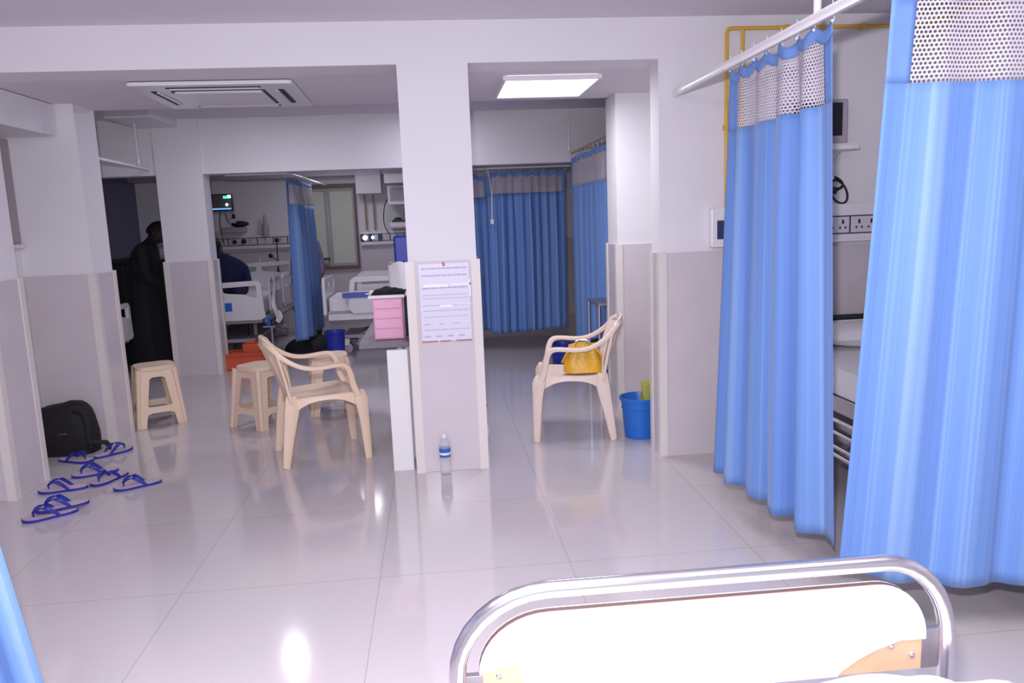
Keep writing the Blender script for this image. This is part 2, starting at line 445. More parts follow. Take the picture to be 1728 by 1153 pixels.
# ------------------------------------------------------------------ ceiling fittings
t = thing('ceiling_air_conditioner', 'square white ceiling cassette air conditioner with dark air slots', 'air conditioner', (-1.245, 5.24, 2.30), math.radians(1.5))
A = .46
MB().plate(rrect(-A, A, -A, A, .03), [], lambda u, v, w_: (u, v, -.022+w_), .021).build('front_panel', 'white_gloss', t, smooth=False, bevel=.006)
MB().plate(rrect(-.272, .272, -.272, .272, .02), [], lambda u, v, w_: (u, v, -.0245+w_), .004).build('intake_gap', 'hole_dark', t, smooth=False)
MB().plate(rrect(-.255, .255, -.255, .255, .02), [], lambda u, v, w_: (u, v, -.036+w_), .012).build('intake_grille', 'white_laminate', t, smooth=False, bevel=.004)
for k in range(4):
    R = Matrix.Rotation(k*PI/2, 3, 'Z')
    sl = MB(); sl.plate(rrect(-.27, .27, -.385, -.345, .018), [], lambda u, v, w_: R @ Vector((u, v, -.0245+w_)), .004)
    sl.build('air_slot', 'hole_dark', t, smooth=False)
    lv = MB(); lv.plate(rrect(-.255, .255, -.353, -.335, .008), [], lambda u, v, w_: R @ Vector((u, v, -.030+w_)), .006)
    lv.build('air_vane', 'white_gloss', t, smooth=False)
t = thing('ceiling_light', 'bright square flush ceiling light panel in the middle bay', 'light', (.765, 5.20, 2.30))
MB().plate(rrect(-.305, .305, -.36, .36, .01), [rrect(-.285, .285, -.34, .34, .005)], lambda u, v, w_: (u, v, -.026+w_), .026).build('frame', 'white_gloss', t, smooth=False)
MB().box(-.285, .285, -.34, .34, -.020, -.012).build('diffuser', 'lamp_panel', t, smooth=False)

# ------------------------------------------------------------------ curtains
def path_eval(pts):
    P = catmull([(*p, 0) for p in pts], 12); L = [0]
    for a, b in zip(P, P[1:]): L.append(L[-1]+(b-a).length)
    def ev(t):
        s_ = t*L[-1]
        for i in range(len(L)-1):
            if s_ <= L[i+1] or i == len(L)-2:
                f = (s_-L[i])/max(1e-9, L[i+1]-L[i]); d = (P[i+1]-P[i]).normalized()
                return P[i].lerp(P[i+1], min(1, f)), d
    return ev, L[-1]
def curtain(label, top, bot, zt, znet, zb, n_pleat, amp=.045, seed=1, hooks=0, cloth_u=2.0, group=None,
            edge_a=True, edge_b=True, nu=None, sag=.03, bot_amp=None, wob=.0):
    t = thing('hospital_curtain', label, 'curtain', (top[0][0], top[0][1], 0), 0, group)
    O = Vector((top[0][0], top[0][1], 0))
    e1, L1 = path_eval(top); e2, L2 = path_eval(bot); rnd = random.Random(seed)
    nu = nu or int(n_pleat*16)
    ph = [rnd.uniform(-1.3, 1.3) for _ in range(int(n_pleat)+3)]; am = [rnd.uniform(.3, 1.25) for _ in range(int(n_pleat)+3)]
    bot_amp = bot_amp or amp*1.3
    zbf = zb if callable(zb) else (lambda u: zb)
    def warp(u):
        x = u*n_pleat; k = int(x); f = x-k
        a = am[k]*(1-f)+am[k+1]*f
        p_ = ph[k]*(1-f)+ph[k+1]*f
        return min(1, u*9+.1, (1-u)*9+.1)*a*(math.sin(2*PI*x+p_)+.22*math.sin(4.6*PI*x+2*p_))
    def pt(u, z):
        zbu = zbf(u); k = max(0, min(1, (zt-z)/(zt-zbu)))
        a, d1 = e1(u); b, d2 = e2(u); q = a.lerp(b, k**1.15); d = d1.lerp(d2, k).normalized()
        n = Vector((-d.y, d.x, 0)); A_ = amp*(.35+.65*min(1, k*3))*(1-k)+bot_amp*k
        h = warp(u)
        dmp = min(1, u*9, (1-u)*9)
        off = n*(A_*h + wob*math.sin(u*9+k*3.1)*k) + d*(.35*A_*dmp*math.cos(2*PI*u*n_pleat+1.0))*min(1, k*2)
        z2 = z
        if hooks:
            z2 = z-sag*abs(math.sin(PI*u*hooks))*max(0, 1-k*7)
        return (q.x+off.x-O.x, q.y+off.y-O.y, z2)
    def part(name, za, zb_, mname, nv, u0=0., u1=1., off=0., nuu=None):
        m = MB(); n_ = nuu or max(2, int(nu*(u1-u0)))
        def fn(i, j):
            u = u0+(u1-u0)*i; A0 = za(u) if callable(za) else za; B0 = zb_(u) if callable(zb_) else zb_
            return pt(u, A0+(B0-A0)*j)
        m.grid(fn, n_, nv)
        o = m.build(name, mname, t, smooth=True, angle=180, fix=False)
        uvl = o.data.uv_layers.new(name='UVMap')
        W = n_+1
        for poly in o.data.polygons:
            for li in poly.loop_indices:
                vi = o.data.loops[li].vertex_index; i = vi % W; j = vi//W
                uvl.data[li].uv = ((u0+(u1-u0)*i/n_)*cloth_u, (o.data.vertices[vi].co.z))
        md = o.modifiers.new('thick', 'SOLIDIFY'); md.thickness = .0015 if mname != 'curtain_net' else .0006; md.offset = 0
        return o
    ea, eb = (.085/cloth_u if edge_a else 0), (1-.085/cloth_u if edge_b else 1)
    part('header_band', zt, zt-.05, 'curtain_hem', 3)
    if edge_a: part('edge_band', zt-.05, znet, 'curtain_hem', 8, 0, ea)
    if edge_b: part('edge_band', zt-.05, znet, 'curtain_hem', 8, eb, 1)
    part('net_panel', zt-.05, znet, 'curtain_net', 10, ea, eb)
    part('cloth_panel', znet, zbf, 'curtain_cloth', 34)
    if hooks:
        for k in range(hooks+1):
            u = k/hooks; q, d = e1(u); q = q-O
            MB().tube([(q.x, q.y, zt+.055), (q.x, q.y, zt+.012), (q.x+.006, q.y, zt-.004), (q.x, q.y, zt-.018)], .0018, 6, smooth=3).sphere((q.x, q.y, zt-.012), .006, 8).build('hook', 'white_gloss', t)
    return t
RZ = 2.10
curtain('blue striped curtain with white net top, bunched before the wall monitor',
        [(1.39, 3.60), (1.395, 2.68)], [(1.34, 3.66), (1.38, 3.3), (1.44, 2.66)], 2.095, 1.815,
        lambda u: .155+.03*u, 4.6, .030, 3, hooks=7, cloth_u=1.08, bot_amp=.05, edge_a=True, edge_b=True)
curtain('wide blue striped curtain with net top, nearest the camera at right',
        [(1.315, 2.19), (1.62, 2.20), (2.10, 2.20), (2.80, 2.20)], [(1.34, 2.44), (1.62, 2.28), (2.10, 2.22), (2.80, 2.2)], 2.095, 1.80,
        .20, 6.4, .020, 11, hooks=10, cloth_u=1.6, bot_amp=.035, edge_b=False)
curtain('blue curtain edge at the lower left corner of the picture',
        [(-1.75, 1.86), (-1.25, 1.9)], [(-1.75, 1.86), (-1.0, 1.9)], 2.075, 1.79, .15, 5, .03, 21, hooks=4, cloth_u=1.3, bot_amp=.02, edge_a=False)
# far ones
curtain('narrow gathered blue curtain left of the frosted back window',
        [(-1.50, 8.45), (-1.47, 8.75), (-1.46, 9.9)], [(-1.56, 8.6), (-1.48, 8.9), (-1.44, 9.9)], 1.975, 1.69, .21, 5, .05, 5, cloth_u=1.5, bot_amp=.045, hooks=5)
curtain('long blue curtain drawn along the depth behind the yellow handbag chair',
        [(1.435, 6.2), (1.425, 8.0)], [(1.46, 6.2), (1.44, 7.0), (1.43, 7.98)], 2.05, 1.745, .13, 13, .028, 8, cloth_u=2.9, bot_amp=.04, hooks=10)
curtain('blue curtain drawn across the back bay right of the central pillar',
        [(.60, 8.50), (1.44, 8.48)], [(.58, 8.50), (1.02, 8.44), (1.42, 8.48)], 1.965, 1.72, lambda u: .20+.045*u, 9, .030, 14, cloth_u=1.8, bot_amp=.04, hooks=7)
curtain('blue curtain panel overlapping behind the central pillar edge',
        [(.05, 8.60), (.595, 8.56)], [(.05, 8.60), (.60, 8.56)], 1.94, 1.69, .235, 6, .03, 17, cloth_u=1.2, bot_amp=.03, hooks=4)

def rail(label, pts, z, drops=(), r=.016, m='white_gloss', group=None, box=False):
    t = thing('curtain_rail', label, 'curtain rail', (pts[0][0], pts[0][1], z), 0, group)
    O = Vector((pts[0][0], pts[0][1], z))
    mb = MB()
    mb.sweep([Vector((*p, z))-O for p in pts], r*2.3, r*1.5, (0, 0, 1), power=.3) if box else mb.tube([Vector((*p, z))-O for p in pts], r)
    mb.build('track', m, t)
    for (x, y, zt) in drops:
        MB().tube([(x-O.x, y-O.y, .015), (x-O.x, y-O.y, .07)], .014, 12).tube([(x-O.x, y-O.y, .07), (x-O.x, y-O.y, zt-z-.008)], .0075, 10).lathe([(.026, zt-z-.006), (.022, zt-z-.001)], x-O.x, y-O.y).build('hanger_rod', 'white_gloss', t)
    return t
rail('white curtain rail running from the right front wall over the near curtains', [(1.39, 4.44), (1.39, 2.26), (1.45, 2.20), (2.86, 2.20)], 2.115, [(1.39, 2.78, 2.53)], .0165, box=True)
rail('white rail above the curtain sliver at the left edge', [(-3.18, 1.88), (-1.15, 1.9), (-1.15, .2)], 2.115, [(-1.15, 1.2, 2.53)])
rail('rail over the narrow curtain by the back window', [(-2.1, 8.42), (-1.50, 8.44), (-1.47, 8.75), (-1.46, 11.25)], 2.005, [], .012)
rail('rail over the long curtain behind the handbag chair', [(1.435, 6.0), (1.435, 8.05)], 2.085, [(1.40, 7.95, 2.53)], .011, 'pipe_tan')
rail('rail over the back bay curtains', [(.0, 8.60), (.59, 8.57), (.60, 8.50), (1.50, 8.48)], 1.99, [(1.3, 8.49, 2.53)], .011)
rail('pale rail in the dark bay left of the back pillar', [(-2.62, 5.88), (-2.72, 8.06)], 2.06, [(-2.69, 7.7, 2.53)], .014)

# hanging pull strip at the back bay curtains
tag(MB().tube([(.605, 8.46, 1.97), (.635, 8.43, 1.72), (.625, 8.42, 1.45)], .006, 6).box(.608, .642, 8.41, 8.43, 1.40, 1.45).build('curtain_tie', 'white_gloss'),
    'thin pale tie strip hanging down the back bay curtain', 'curtain tie')

# ------------------------------------------------------------------ right front bay fittings
t = thing('gas_pipe', 'yellow gas pipe running up and across the right wall', 'pipe', (1.685, 4.42, 1.47))
pz = 2.455-1.47; q = .0105
MB().tube([(0, 0, .0), (0, 0, pz-.02), (.008, 0, pz-.005), (.025, 0, pz), (1.15, 0, pz), (1.163, -.006, pz), (1.168, -.02, pz), (1.168, -3.2, pz)], q, 12).build('main_run', 'yellow_pipe', t)
MB().tube([(.092, 0, pz), (.092, 0, .02)], q, 12).build('branch', 'yellow_pipe', t)
for (x, z) in ((0, .45), (.092, .6), (.35, pz), (.8, pz)):
    MB().box(x-.014, x+.014, -.014, .03, z-.014, z+.014).build('clip', 'yellow_pipe', t, bevel=.003)

def socket(m, x, y, z, s=1):
    m.box(x-.006*s, x+.006*s, y-.002, y+.001, z+.006*s, z+.030*s)
    for d in (-1, 1): m.box(x+d*.017*s-.0045*s, x+d*.017*s+.0045*s, y-.002, y+.001, z-.022*s, z-.009*s)
t = thing('bedhead_panel', 'white bedhead trunking with power sockets on the right wall', 'power panel', (1.59, 4.45, 1.245))
MB().box(0, 1.27, -.05, 0, 0, .225).build('housing', 'white_gloss', t, smooth=False, bevel=.008)
MB().box(.035, 1.26, -.053, -.05, .045, .152).build('inset_strip', 'navy_line', t, smooth=False)
MB().box(0, 1.27, -.058, -.05, .0, .022).build('bottom_ledge', 'white_laminate', t, smooth=False, bevel=.003)
xs = [(.09, .16), (.17, .42), (.43, .66), (.67, .83-.0), (.84, 1.015), (1.025, 1.20)]
for a, b in xs:
    sp_ = MB().box(a, b, -.057, -.053, .052, .145).build('socket_plate', 'socket_white', t, smooth=False, bevel=.0015)
    for x in (.71, .79, .89, .965, 1.075, 1.15, .22, .36, .5, .6):
        if a < x < b:
            hm = MB(); socket(hm, x, -.0575, .098); hm.build('socket', 'hole_dark', sp_, smooth=False)
t = thing('power_plug', 'black plug with cable in the leftmost socket of the right panel', 'plug', (1.69, 4.39, 1.34))
MB().box(-.018, .018, -.028, 0, -.02, .02).build('plug_body', 'rubber_black', t, bevel=.005)
MB().tube([(0, -.02, -.01), (-.02, -.04, -.05), (-.02, -.035, -.15), (0, -.03, -.35), (.05, -.03, -.6)], .004, 6, smooth=4).build('cable', 'rubber_black', t)

t = thing('wall_monitor', 'dark screened patient monitor on the right wall behind the curtain', 'monitor', (2.17, 4.45, 1.80))
MB().box(-.16, .18, -.14, -.02, 0, .245).build('casing', 'grey_plastic', t, bevel=.008)
MB().box(-.14, .145, -.1435, -.139, .045, .225).build('screen', 'screen_black', t, smooth=False)
MB().box(-.14, -.01, -.146, -.139, .010, .032).build('button_strip', 'white_gloss', t, smooth=False, bevel=.002)
t = thing('monitor_shelf', 'white bracket shelf under the dark monitor on the right wall', 'shelf', (2.17, 4.45, 1.76))
MB().box(-.20, .22, -.20, -.001, .005, .03).box(-.20, .22, -.20, -.19, .03, .038).build('shelf_board', 'white_gloss', t, smooth=False, bevel=.004)
for bx in (-.05, .12): MB().plate([(-.001, 0), (-.17, 0), (-.001, -.08)], [], lambda u, v, w_: (bx+w_, u, v+.005), .01).build('bracket', 'white_gloss', t, smooth=False)

t = thing('coiled_cable', 'black coiled cable hanging on the right wall below the monitor', 'cable', (2.31, 4.44, 1.56))
def ring(cx, cz, rx, rz, tilt, y):
    return [(cx+rx*math.cos(a)*math.cos(tilt)-rz*math.sin(a)*math.sin(tilt), y, cz+rx*math.cos(a)*math.sin(tilt)+rz*math.sin(a)*math.cos(tilt)) for a in [2*PI*k/24 for k in range(24)]]
MB().tube(ring(0, .01, .075, .035, .15, -.025), .0065, 8, closed=True).tube(ring(.045, -.025, .045, .075, .55, -.035), .0065, 8, closed=True).tube(ring(.01, .03, .06, .03, -.4, -.042), .0065, 8, closed=True).tube([(-.03, -.03, .02), (.0, -.03, -.015), (.03, -.03, -.03)], .012, 8).build('loops', 'rubber_black', t)
MB().tube([(.0, 0, .055), (.0, -.05, .05), (0, -.055, .065)], .006, 8).build('wall_hook', 'white_gloss', t)

# ------------------------------------------------------------------ bed in the right bay
t = thing('hospital_bed', 'steel framed bed with white mattress behind the near curtains', 'bed', (1.90, 2.35, 0))
f = MB().box(0, .93, .0, 2.02, .50, .54)
f.build('deck_frame', 'dull_metal', t, smooth=False, bevel=.006)
MB().plate(rrect(.01, .92, .03, 1.98, .06), [], lambda u, v, w_: (u, v, .545+w_), .13).build('mattress', 'sheet_white', t, bevel=.03, smooth=True)
MB().box(-.012, .0, .0, 2.0, .47, .545).build('side_beam', 'steel', t, smooth=False, bevel=.003)
for z in (.44, .38, .31):
    MB().tube([(-.03, .25, z), (-.03, 1.75, z)], .011, 10).build('side_rail_bar', 'chrome', t)
MB().tube([(-.03, .25, .44), (-.03, .25, .26)], .011).tube([(-.03, 1.75, .50), (-.03, 1.75, .26)], .011).tube([(-.03, .25, .27), (-.03, 1.75, .27)], .012).build('side_rail_post', 'chrome', t)
for x in (.04, .89):
    for y in (.40, 1.94):
        l = MB().tube([(x, y, .50), (x, y, .10)], .018, 12).build('leg', 'steel', t)
        MB().sphere((x, y, .045), .045, 14, 0, (.45, 1, 1)).tube([(x, y, .11), (x, y, .05)], .012, 8).build('caster', 'rubber_black', l)
hb = MB().tube([(.0, 2.03, .30), (.0, 2.03, .74), (.05, 2.03, .80), (.88, 2.03, .80), (.93, 2.03, .74), (.93, 2.03, .30)], .017, 12)
hb.build('headboard_frame', 'dark_metal', t)
MB().box(.04, .89, 2.02, 2.035, .48, .785).build('headboard', 'white_laminate', t, bevel=.005)
def pillow_fn(cx, cy, cz, lx, ly, h):
    def fn(m, sgn):
        m.grid(lambda u, v: (cx+(u-.5)*lx*(1-.06*math.cos((v-.5)*PI*2)*0), cy+(v-.5)*ly, cz+sgn*h*((1-abs(2*u-1)**2.6)*(1-abs(2*v-1)**2.6))**.5), 16, 12)
    return fn
m = MB(); pf = pillow_fn(0, 0, 0, .62, .38, .065); pf(m, 1); pf(m, -1)
tag(m.build('pillow', 'sheet_white', None, angle=180, loc=(2.40, 4.10, .745)), 'white pillow at the head of the bed behind the near curtains', 'pillow')

# ------------------------------------------------------------------ foreground bed: footboard, mattress, sheet
t = thing('patient_bed', 'foreground bed end with chrome tube frame and peeling white footboard', 'bed', (.465, 1.3, 0), math.radians(-.5))
zt = .798; hw = .466; r = .0160
pts = [(-hw, 0, .04), (-hw, 0, .30), (-hw, 0, .62)]
for k in range(9):
    a = math.radians(180-90*k/8); pts.append((-hw+.17+.17*math.cos(a), 0, zt-.155+.155*math.sin(a)))
for k in range(9):
    a = math.radians(90-90*k/8); pts.append((hw-.13+.13*math.cos(a), 0, zt-.155+.155*math.sin(a)))
pts += [(hw, 0, .62), (hw, 0, .30), (hw, 0, .04)]
pts = [p for i, p in enumerate(pts) if i == 0 or (Vector(p)-Vector(pts[i-1])).length > 1e-4]
MB().tube(pts, r, 20).build('tube_frame', 'chrome', t)
# board with rounded top corners
def arc(cx, cy, rx, ry, a0, a1, n=10):
    return [(cx+rx*math.cos(math.radians(a0+(a1-a0)*k/n)), cy+ry*math.sin(math.radians(a0+(a1-a0)*k/n))) for k in range(n+1)]
bt = zt-.045; bw = hw-.040; zb_ = .575
outl = [(-bw, zb_)]+arc(-bw+.13, bt-.11, .13, .11, 180, 90)+arc(bw-.10, bt-.11, .10, .11, 90, 0)+[(bw, zb_)]
MB().plate([(u*.998, v) for u, v in outl], [], lambda u, v, w_: (u, .003+w_, v), .002).build('footboard_core', 'ply_brown', t, smooth=False)
MB().plate(outl, [], lambda u, v, w_: (u, .005+w_, v), .012).build('board_edge', 'window_brown', t, smooth=False)
# laminate skin with the torn corners left out
skin_ = [(-bw+.095, zb_), (-bw+.080, zb_+.045), (-bw+.070, zb_+.078), (-bw+.055, zb_+.082), (-bw, zb_+.074)]+arc(-bw+.13, bt-.11, .13, .11, 180, 90)+arc(bw-.10, bt-.11, .10, .11, 90, 0) + \
    [(bw, zb_+.062), (bw-.05, zb_+.063), (bw-.065, zb_+.058), (bw-.10, zb_+.047), (bw-.135, zb_+.030), (bw-.165, zb_+.010), (bw-.175, zb_)]
MB().plate(skin_, [], lambda u, v, w_: (u, -.0005+w_, v), .0035).build('laminate_skin', 'board_white', t, smooth=False)
MB().plate([(a, b) for a, b in outl], [], lambda u, v, w_: (u, .0171+w_, v), .003).build('laminate_back', 'board_white', t, smooth=False)
for (x, z) in ((bw-.068, zb_+.052), (bw-.026, zb_+.030), (-bw+.035, zb_+.062)):
    MB().sphere((x, .001, z), .0065, 12, 0, (1, .6, 1)).build('screw', 'chrome', t)
for sx, z in ((1, .60), (-1, .61)):
    MB().box(min(sx*bw*.985, sx*(hw-.01)), max(sx*bw*.985, sx*(hw-.01)), .002, .016, z-.025, z+.055 if sx > 0 else z+.03).build('bracket', 'dull_metal', t, smooth=False, bevel=.001)
MB().box(-hw, hw, -.02, .02, .42, .47).build('cross_bar', 'steel', t, smooth=False, bevel=.004)
for x in (-hw, hw):
    MB().box(x-.015, x+.015, -1.9, -.02, .42, .47).build('side_beam', 'steel', t, smooth=False, bevel=.004)
    MB().tube([(x, -1.9, .9), (x, -1.9, .04)], .019, 12).build('leg', 'chrome', t)
MB().plate(rrect(-.44, .44, -1.88, -.045, .05), [], lambda u, v, w_: (u, v, .472+w_), .122).build('mattress', 'mattress_pale', t, bevel=.02)
def sheet(u, v):
    x = -.09+u*.63; y = -1.85+v*1.765
    z = .602+.006*math.sin(x*9+y*4)+.004*math.sin(x*23-y*11)
    z += .022*math.exp(-((x-.23)/.13)**2)*math.exp(-((y+.09)/.14)**2)
    if x > .50: z -= .25*(x-.50)
    return (x, y, z)
tag(MB().grid(sheet, 60, 60, .006).build('bed_sheet', 'sheet_white', None, angle=180, loc=(.465, 1.3, 0)),
    'rumpled white sheet on the foreground bed at the bottom right', 'sheet')

# ------------------------------------------------------------------ monobloc chairs
def make_chair(label, loc, rotz, m='plastic_cream'):
    t = thing('plastic_armchair', label, 'chair', loc, rotz, None)
    # seat: dished shell with an arched skirt
    s_ = MB()
    def seat(u, v):
        x = -.21+u*.46; w_ = .205+.035*u; y = (v-.5)*2*w_
        z = .425-.022*math.sin(PI*min(1, u*1.1))*math.cos((v-.5)*PI)-.03*max(0, u-.85)/.15*max(0, u-.85)/.15+.012*u
        return (x, y, z)
    s_.grid(seat, 14, 12, -.012)
    for sy in (-1, 1):
        def skirt(u, v):
            x = -.21+u*.46; w_ = .207+.035*u
            dep = .022+.085*abs(2*u-1)**2.6
            return (x, sy*(w_+.006*v), .43+.01*u-dep*v)
        s_.grid(skirt, 16, 3, .010)
    def fsk(u, v):
        dep = .028+.07*abs(2*u-1)**2.4
        return (.25+.008*v, (u-.5)*.48, .412-dep*v)
    s_.grid(fsk, 16, 3, .010)
    def bsk(u, v):
        dep = .028+.07*abs(2*u-1)**2.4
        return (-.212, (u-.5)*.41, .43-dep*v)
    s_.grid(bsk, 16, 3, .010)
    s_.build('seat', m, t, angle=50)
    for sy in (-1, 1):
        # front leg bulges at the seat corner
        MB().sweep([(.235, sy*.235, .452), (.25, sy*.243, .40), (.262, sy*.25, .28), (.275, sy*.258, .0)], [.066, .098, .070, .046], [.05, .055, .044, .036], (1, 0, 0), 12, smooth=5).build('leg', m, t)
        MB().sweep([(-.195, sy*.20, .46), (-.20, sy*.207, .36), (-.235, sy*.222, .18), (-.265, sy*.235, .0)], [.07, .098, .070, .046], [.04, .044, .042, .036], (1, 0, 0), 12, smooth=5).build('leg', m, t)
        # arm: from the top of the back, down to the flat arm, then the post to the seat
        MB().sweep([(-.325, sy*.13, .800), (-.29, sy*.205, .770), (-.225, sy*.245, .705), (-.13, sy*.262, .650), (-.03, sy*.268, .632), (.11, sy*.268, .640),
                    (.165, sy*.264, .625), (.19, sy*.258, .575), (.205, sy*.25, .50), (.232, sy*.24, .43)],
                   [.032, .036, .042, .05, .052, .052, .05, .048, .052, .07], [.034, .036, .034, .030, .028, .030, .040, .044, .046, .05], (0, 1, 0), 12, smooth=5).build('armrest', m, t)
    b_ = MB()
    # top rail and fan of slats
    b_.sweep([(-.285, -.20, .768), (-.322, -.14, .800), (-.342, 0, .812), (-.322, .14, .800), (-.285, .20, .768)], .05, .02, (0, 0, 1), 12, smooth=6)
    def shell(a, v):
        base = -.195-.012*(1-a*a); top = -.335-.018*(1-a*a)+.055*a*a
        x = base+(top-base)*(v**1.15)+.02*math.sin(PI*v)*a*a
        return (x, a*(.178+.022*math.sin(PI*v)-.006*v), .42+(.375-.018*a*a)*v)
    # five panels of the back, the slots between them closed at top and bottom
    edges = [(-1.08, -.66), (-.60, -.26), (-.20, .20), (.26, .60), (.66, 1.08)]
    for a0, a1 in edges:
        b_.grid(lambda u, v: shell(a0+(a1-a0)*u, .12+.70*v), 5, 12, .010)
    b_.grid(lambda u, v: shell(-1.08+2.16*u, .13*v), 20, 3, .010)
    b_.grid(lambda u, v: shell(-1.08+2.16*u, .81+.17*v), 20, 3, .010)
    b_.sweep([(-.195, -.20, .425), (-.205, 0, .43), (-.195, .20, .425)], .05, .02, (0, 0, 1), 10, smooth=5)
    for sy in (-1, 1):
        b_.sweep([(-.198, sy*.205, .41), (-.225, sy*.222, .55), (-.258, sy*.225, .70), (-.280, sy*.20, .775)], [.06, .055, .06, .05], [.028, .022, .022, .022], (0, 1, 0), 10, smooth=5)
    b_.build('backrest', m, t)
    t.scale = (.93, .93, .955)
    return t
make_chair('cream plastic armchair in front of two stools, left of the pillar', (-.80, 4.98, 0), math.radians(17))
make_chair('pale cream plastic armchair holding the yellow handbag', (.895, 5.115, 0), math.radians(170), 'plastic_cream_pale')

# ------------------------------------------------------------------ plastic stools
def make_stool():
    t = thing('plastic_stool', 'cream plastic stool standing alone beside the left rear pillar', 'stool', (0, 0, 0), 0, None)
    H_ = .455; bt_, tp = .172, .128
    MB().plate(rrect(-tp-.014, tp+.014, -tp-.014, tp+.014, .085, 8), [], lambda u, v, w_: (u, v, H_-.03+w_), .03).build('seat', 'plastic_cream', t, bevel=.009)
    def hw_(z): return bt_+(tp-bt_)*z/H_
    for k in range(4):
        R = Matrix.Rotation(k*PI/2, 3, 'Z')
        R2 = Matrix.Rotation((k+1)*PI/2, 3, 'Z')
        # corner leg: folded strip
        m = MB()
        for (RR, sg) in ((R, 1), (R, -1)):
            pass
        def quad(z, a, b, out, RR):
            h = hw_(z)
            return [RR @ Vector((a(h), -h-out, z)), RR @ Vector((b(h), -h-out, z))]
        # outline (u along the side, v height) of half of this side's leg, left end
        def side_map(RR, ins=0.):
            def f_(u, v, w_):
                h = hw_(v)-ins
                return RR @ Vector((u*h/bt_ if False else (u+0), -h+w_, v))
            return f_
        def leg_outline(sign):
            o_ = []
            n = 8
            for i in range(n+1):
                z = (H_-.025)*i/n; o_.append((sign*hw_(z), z))
            inn = []
            for i in range(n+1):
                z = (H_-.025)*(1-i/n)
                wd = .062+.026*(z/H_)
                inn.append((sign*(hw_(z)-wd), z))
            return o_+inn
        m.plate(leg_outline(-1), [], side_map(R), .006)
        R0 = Matrix.Rotation((k-1)*PI/2, 3, 'Z')
        m.plate(leg_outline(1), [], side_map(R0), .006)
        # rounded spine along the corner
        m.tube([R @ Vector((-hw_(z)+.006, -hw_(z)+.006, z)) for z in (0, .15, .3, H_-.02)], [.016, .016, .018, .022], 12)
        m.build('leg', 'plastic_cream', t, smooth=False)
        b = MB()
        h1, h2 = hw_(.10), hw_(.145)
        arch = [(-h1+.055, .070), (-h1+.075, .095), (-h1+.10, .105), (h1-.10, .105), (h1-.075, .095), (h1-.055, .070), (h2-.05, .175), (h2-.072, .160), (h2-.09, .152), (-h2+.09, .152), (-h2+.072, .160), (-h2+.05, .175)]
        b.plate(arch, [], side_map(R, .0025), .007)
        b.build('cross_bar', 'plastic_cream', t, smooth=False)
        b = MB(); h3 = hw_(.38); h4 = hw_(H_-.02)
        b.plate([(-h3+.06, .335), (-h3+.085, .365), (-h3+.105, .375), (h3-.105, .375), (h3-.085, .365), (h3-.06, .335), (h4-.03, H_-.02), (-h4+.03, H_-.02)], [], side_map(R, .0025), .007)
        b.build('apron', 'plastic_cream', t, smooth=False)
    return t
st = make_stool(); st.location = (-2.20, 6.14, 0); st.rotation_euler = (0, 0, math.radians(26))
dup(st, (-1.345, 5.87, 0), math.radians(-38), 'cream plastic stool directly behind the back of the left armchair')
dup(st, (-.88, 6.17, 0), math.radians(12), 'cream plastic stool seen through the armrest of the left armchair')
for o in bpy.data.objects:
    if o.name.startswith('plastic_stool'): o['group'] = 'cream plastic stools'
    if o.name.startswith('plastic_armchair'): o['group'] = 'cream plastic armchairs'

# ------------------------------------------------------------------ handbag on the chair
t = thing('handbag', 'yellow leather handbag standing on the right armchair', 'handbag', (.945, 5.06, .424), math.radians(-8))
def bagf(u, v):
    a = 2*PI*u; w_ = .130*(1-.34*v**1.6)+.008*math.sin(6*a)*v; d_ = .065*(1-.45*v)
    c, s2 = math.cos(a), math.sin(a); p_ = .75
    return (math.copysign(abs(c)**p_, c)*w_*(1+.05*math.sin(PI*v)), math.copysign(abs(s2)**p_, s2)*d_+.006*math.sin(9*a)*v, .185*v+.006*math.sin(4*a)*v)
m = MB(); m.grid(bagf, 48, 12)
m.add([bagf(k/48, 0) for k in range(48)], [tuple(range(48))]); m.add([bagf(k/48, 1) for k in range(48)], [tuple(range(48))])
m.build('body', 'yellow_leather', t, angle=70)
for sy in (-1, 1):
    MB().tube([(-.05, sy*.03, .17), (-.04, sy*.045, .198), (0, sy*.055, .204), (.04, sy*.045, .198), (.05, sy*.03, .17)], .006, 8, smooth=5).build('handle', 'gold', t)
for sx in (-1, 1):
    MB().sweep([(sx*.07, -.03, .17), (sx*.115, -.035, .12), (sx*.14, -.03, .07)], [.03, .045, .03], .012, (0, 1, 0), 10, smooth=4).build('side_flap', 'yellow_leather', t)
MB().sphere((-.085, -.055, .11), .009).sphere((0, -.048, .155), .009).build('clasp', 'gold', t)

# ------------------------------------------------------------------ buckets
def bucket(label, loc, m, r0=.095, r1=.125, h=.27):
    t = thing('plastic_bucket', label, 'bucket', loc)
    MB().lathe([(r0, 0), (r0+.004, .004), (r1-.006, h-.02), (r1+.006, h-.02), (r1+.008, h), (r1-.004, h), (r1-.010, h-.02), (r0-.004, .012)], 0, 0, 32).build('tub', m, t)
    for s_ in (h*.72,):
        MB().lathe([(r0+(r1-r0)*.72-.001, s_), (r0+(r1-r0)*.72+.003, s_+.003), (r0+(r1-r0)*.74, s_+.006)], 0, 0, 32, 0, False, False).build('ridge', m, t)
    return t
bucket('bright blue plastic bucket beside the right front wall', (1.285, 4.90, 0), 'blue_plastic')
m = MB()
def ragf(u, v):
    a = 2*PI*u; rr = .045*(1-.25*v)*(1+.18*math.sin(3*a+v*4))
    return (rr*math.cos(a), rr*math.sin(a)*.8, -.06+.145*v+.01*math.sin(2*a))
m.grid(ragf, 28, 8); m.add([ragf(k/28, 1) for k in range(28)], [tuple(range(28))])
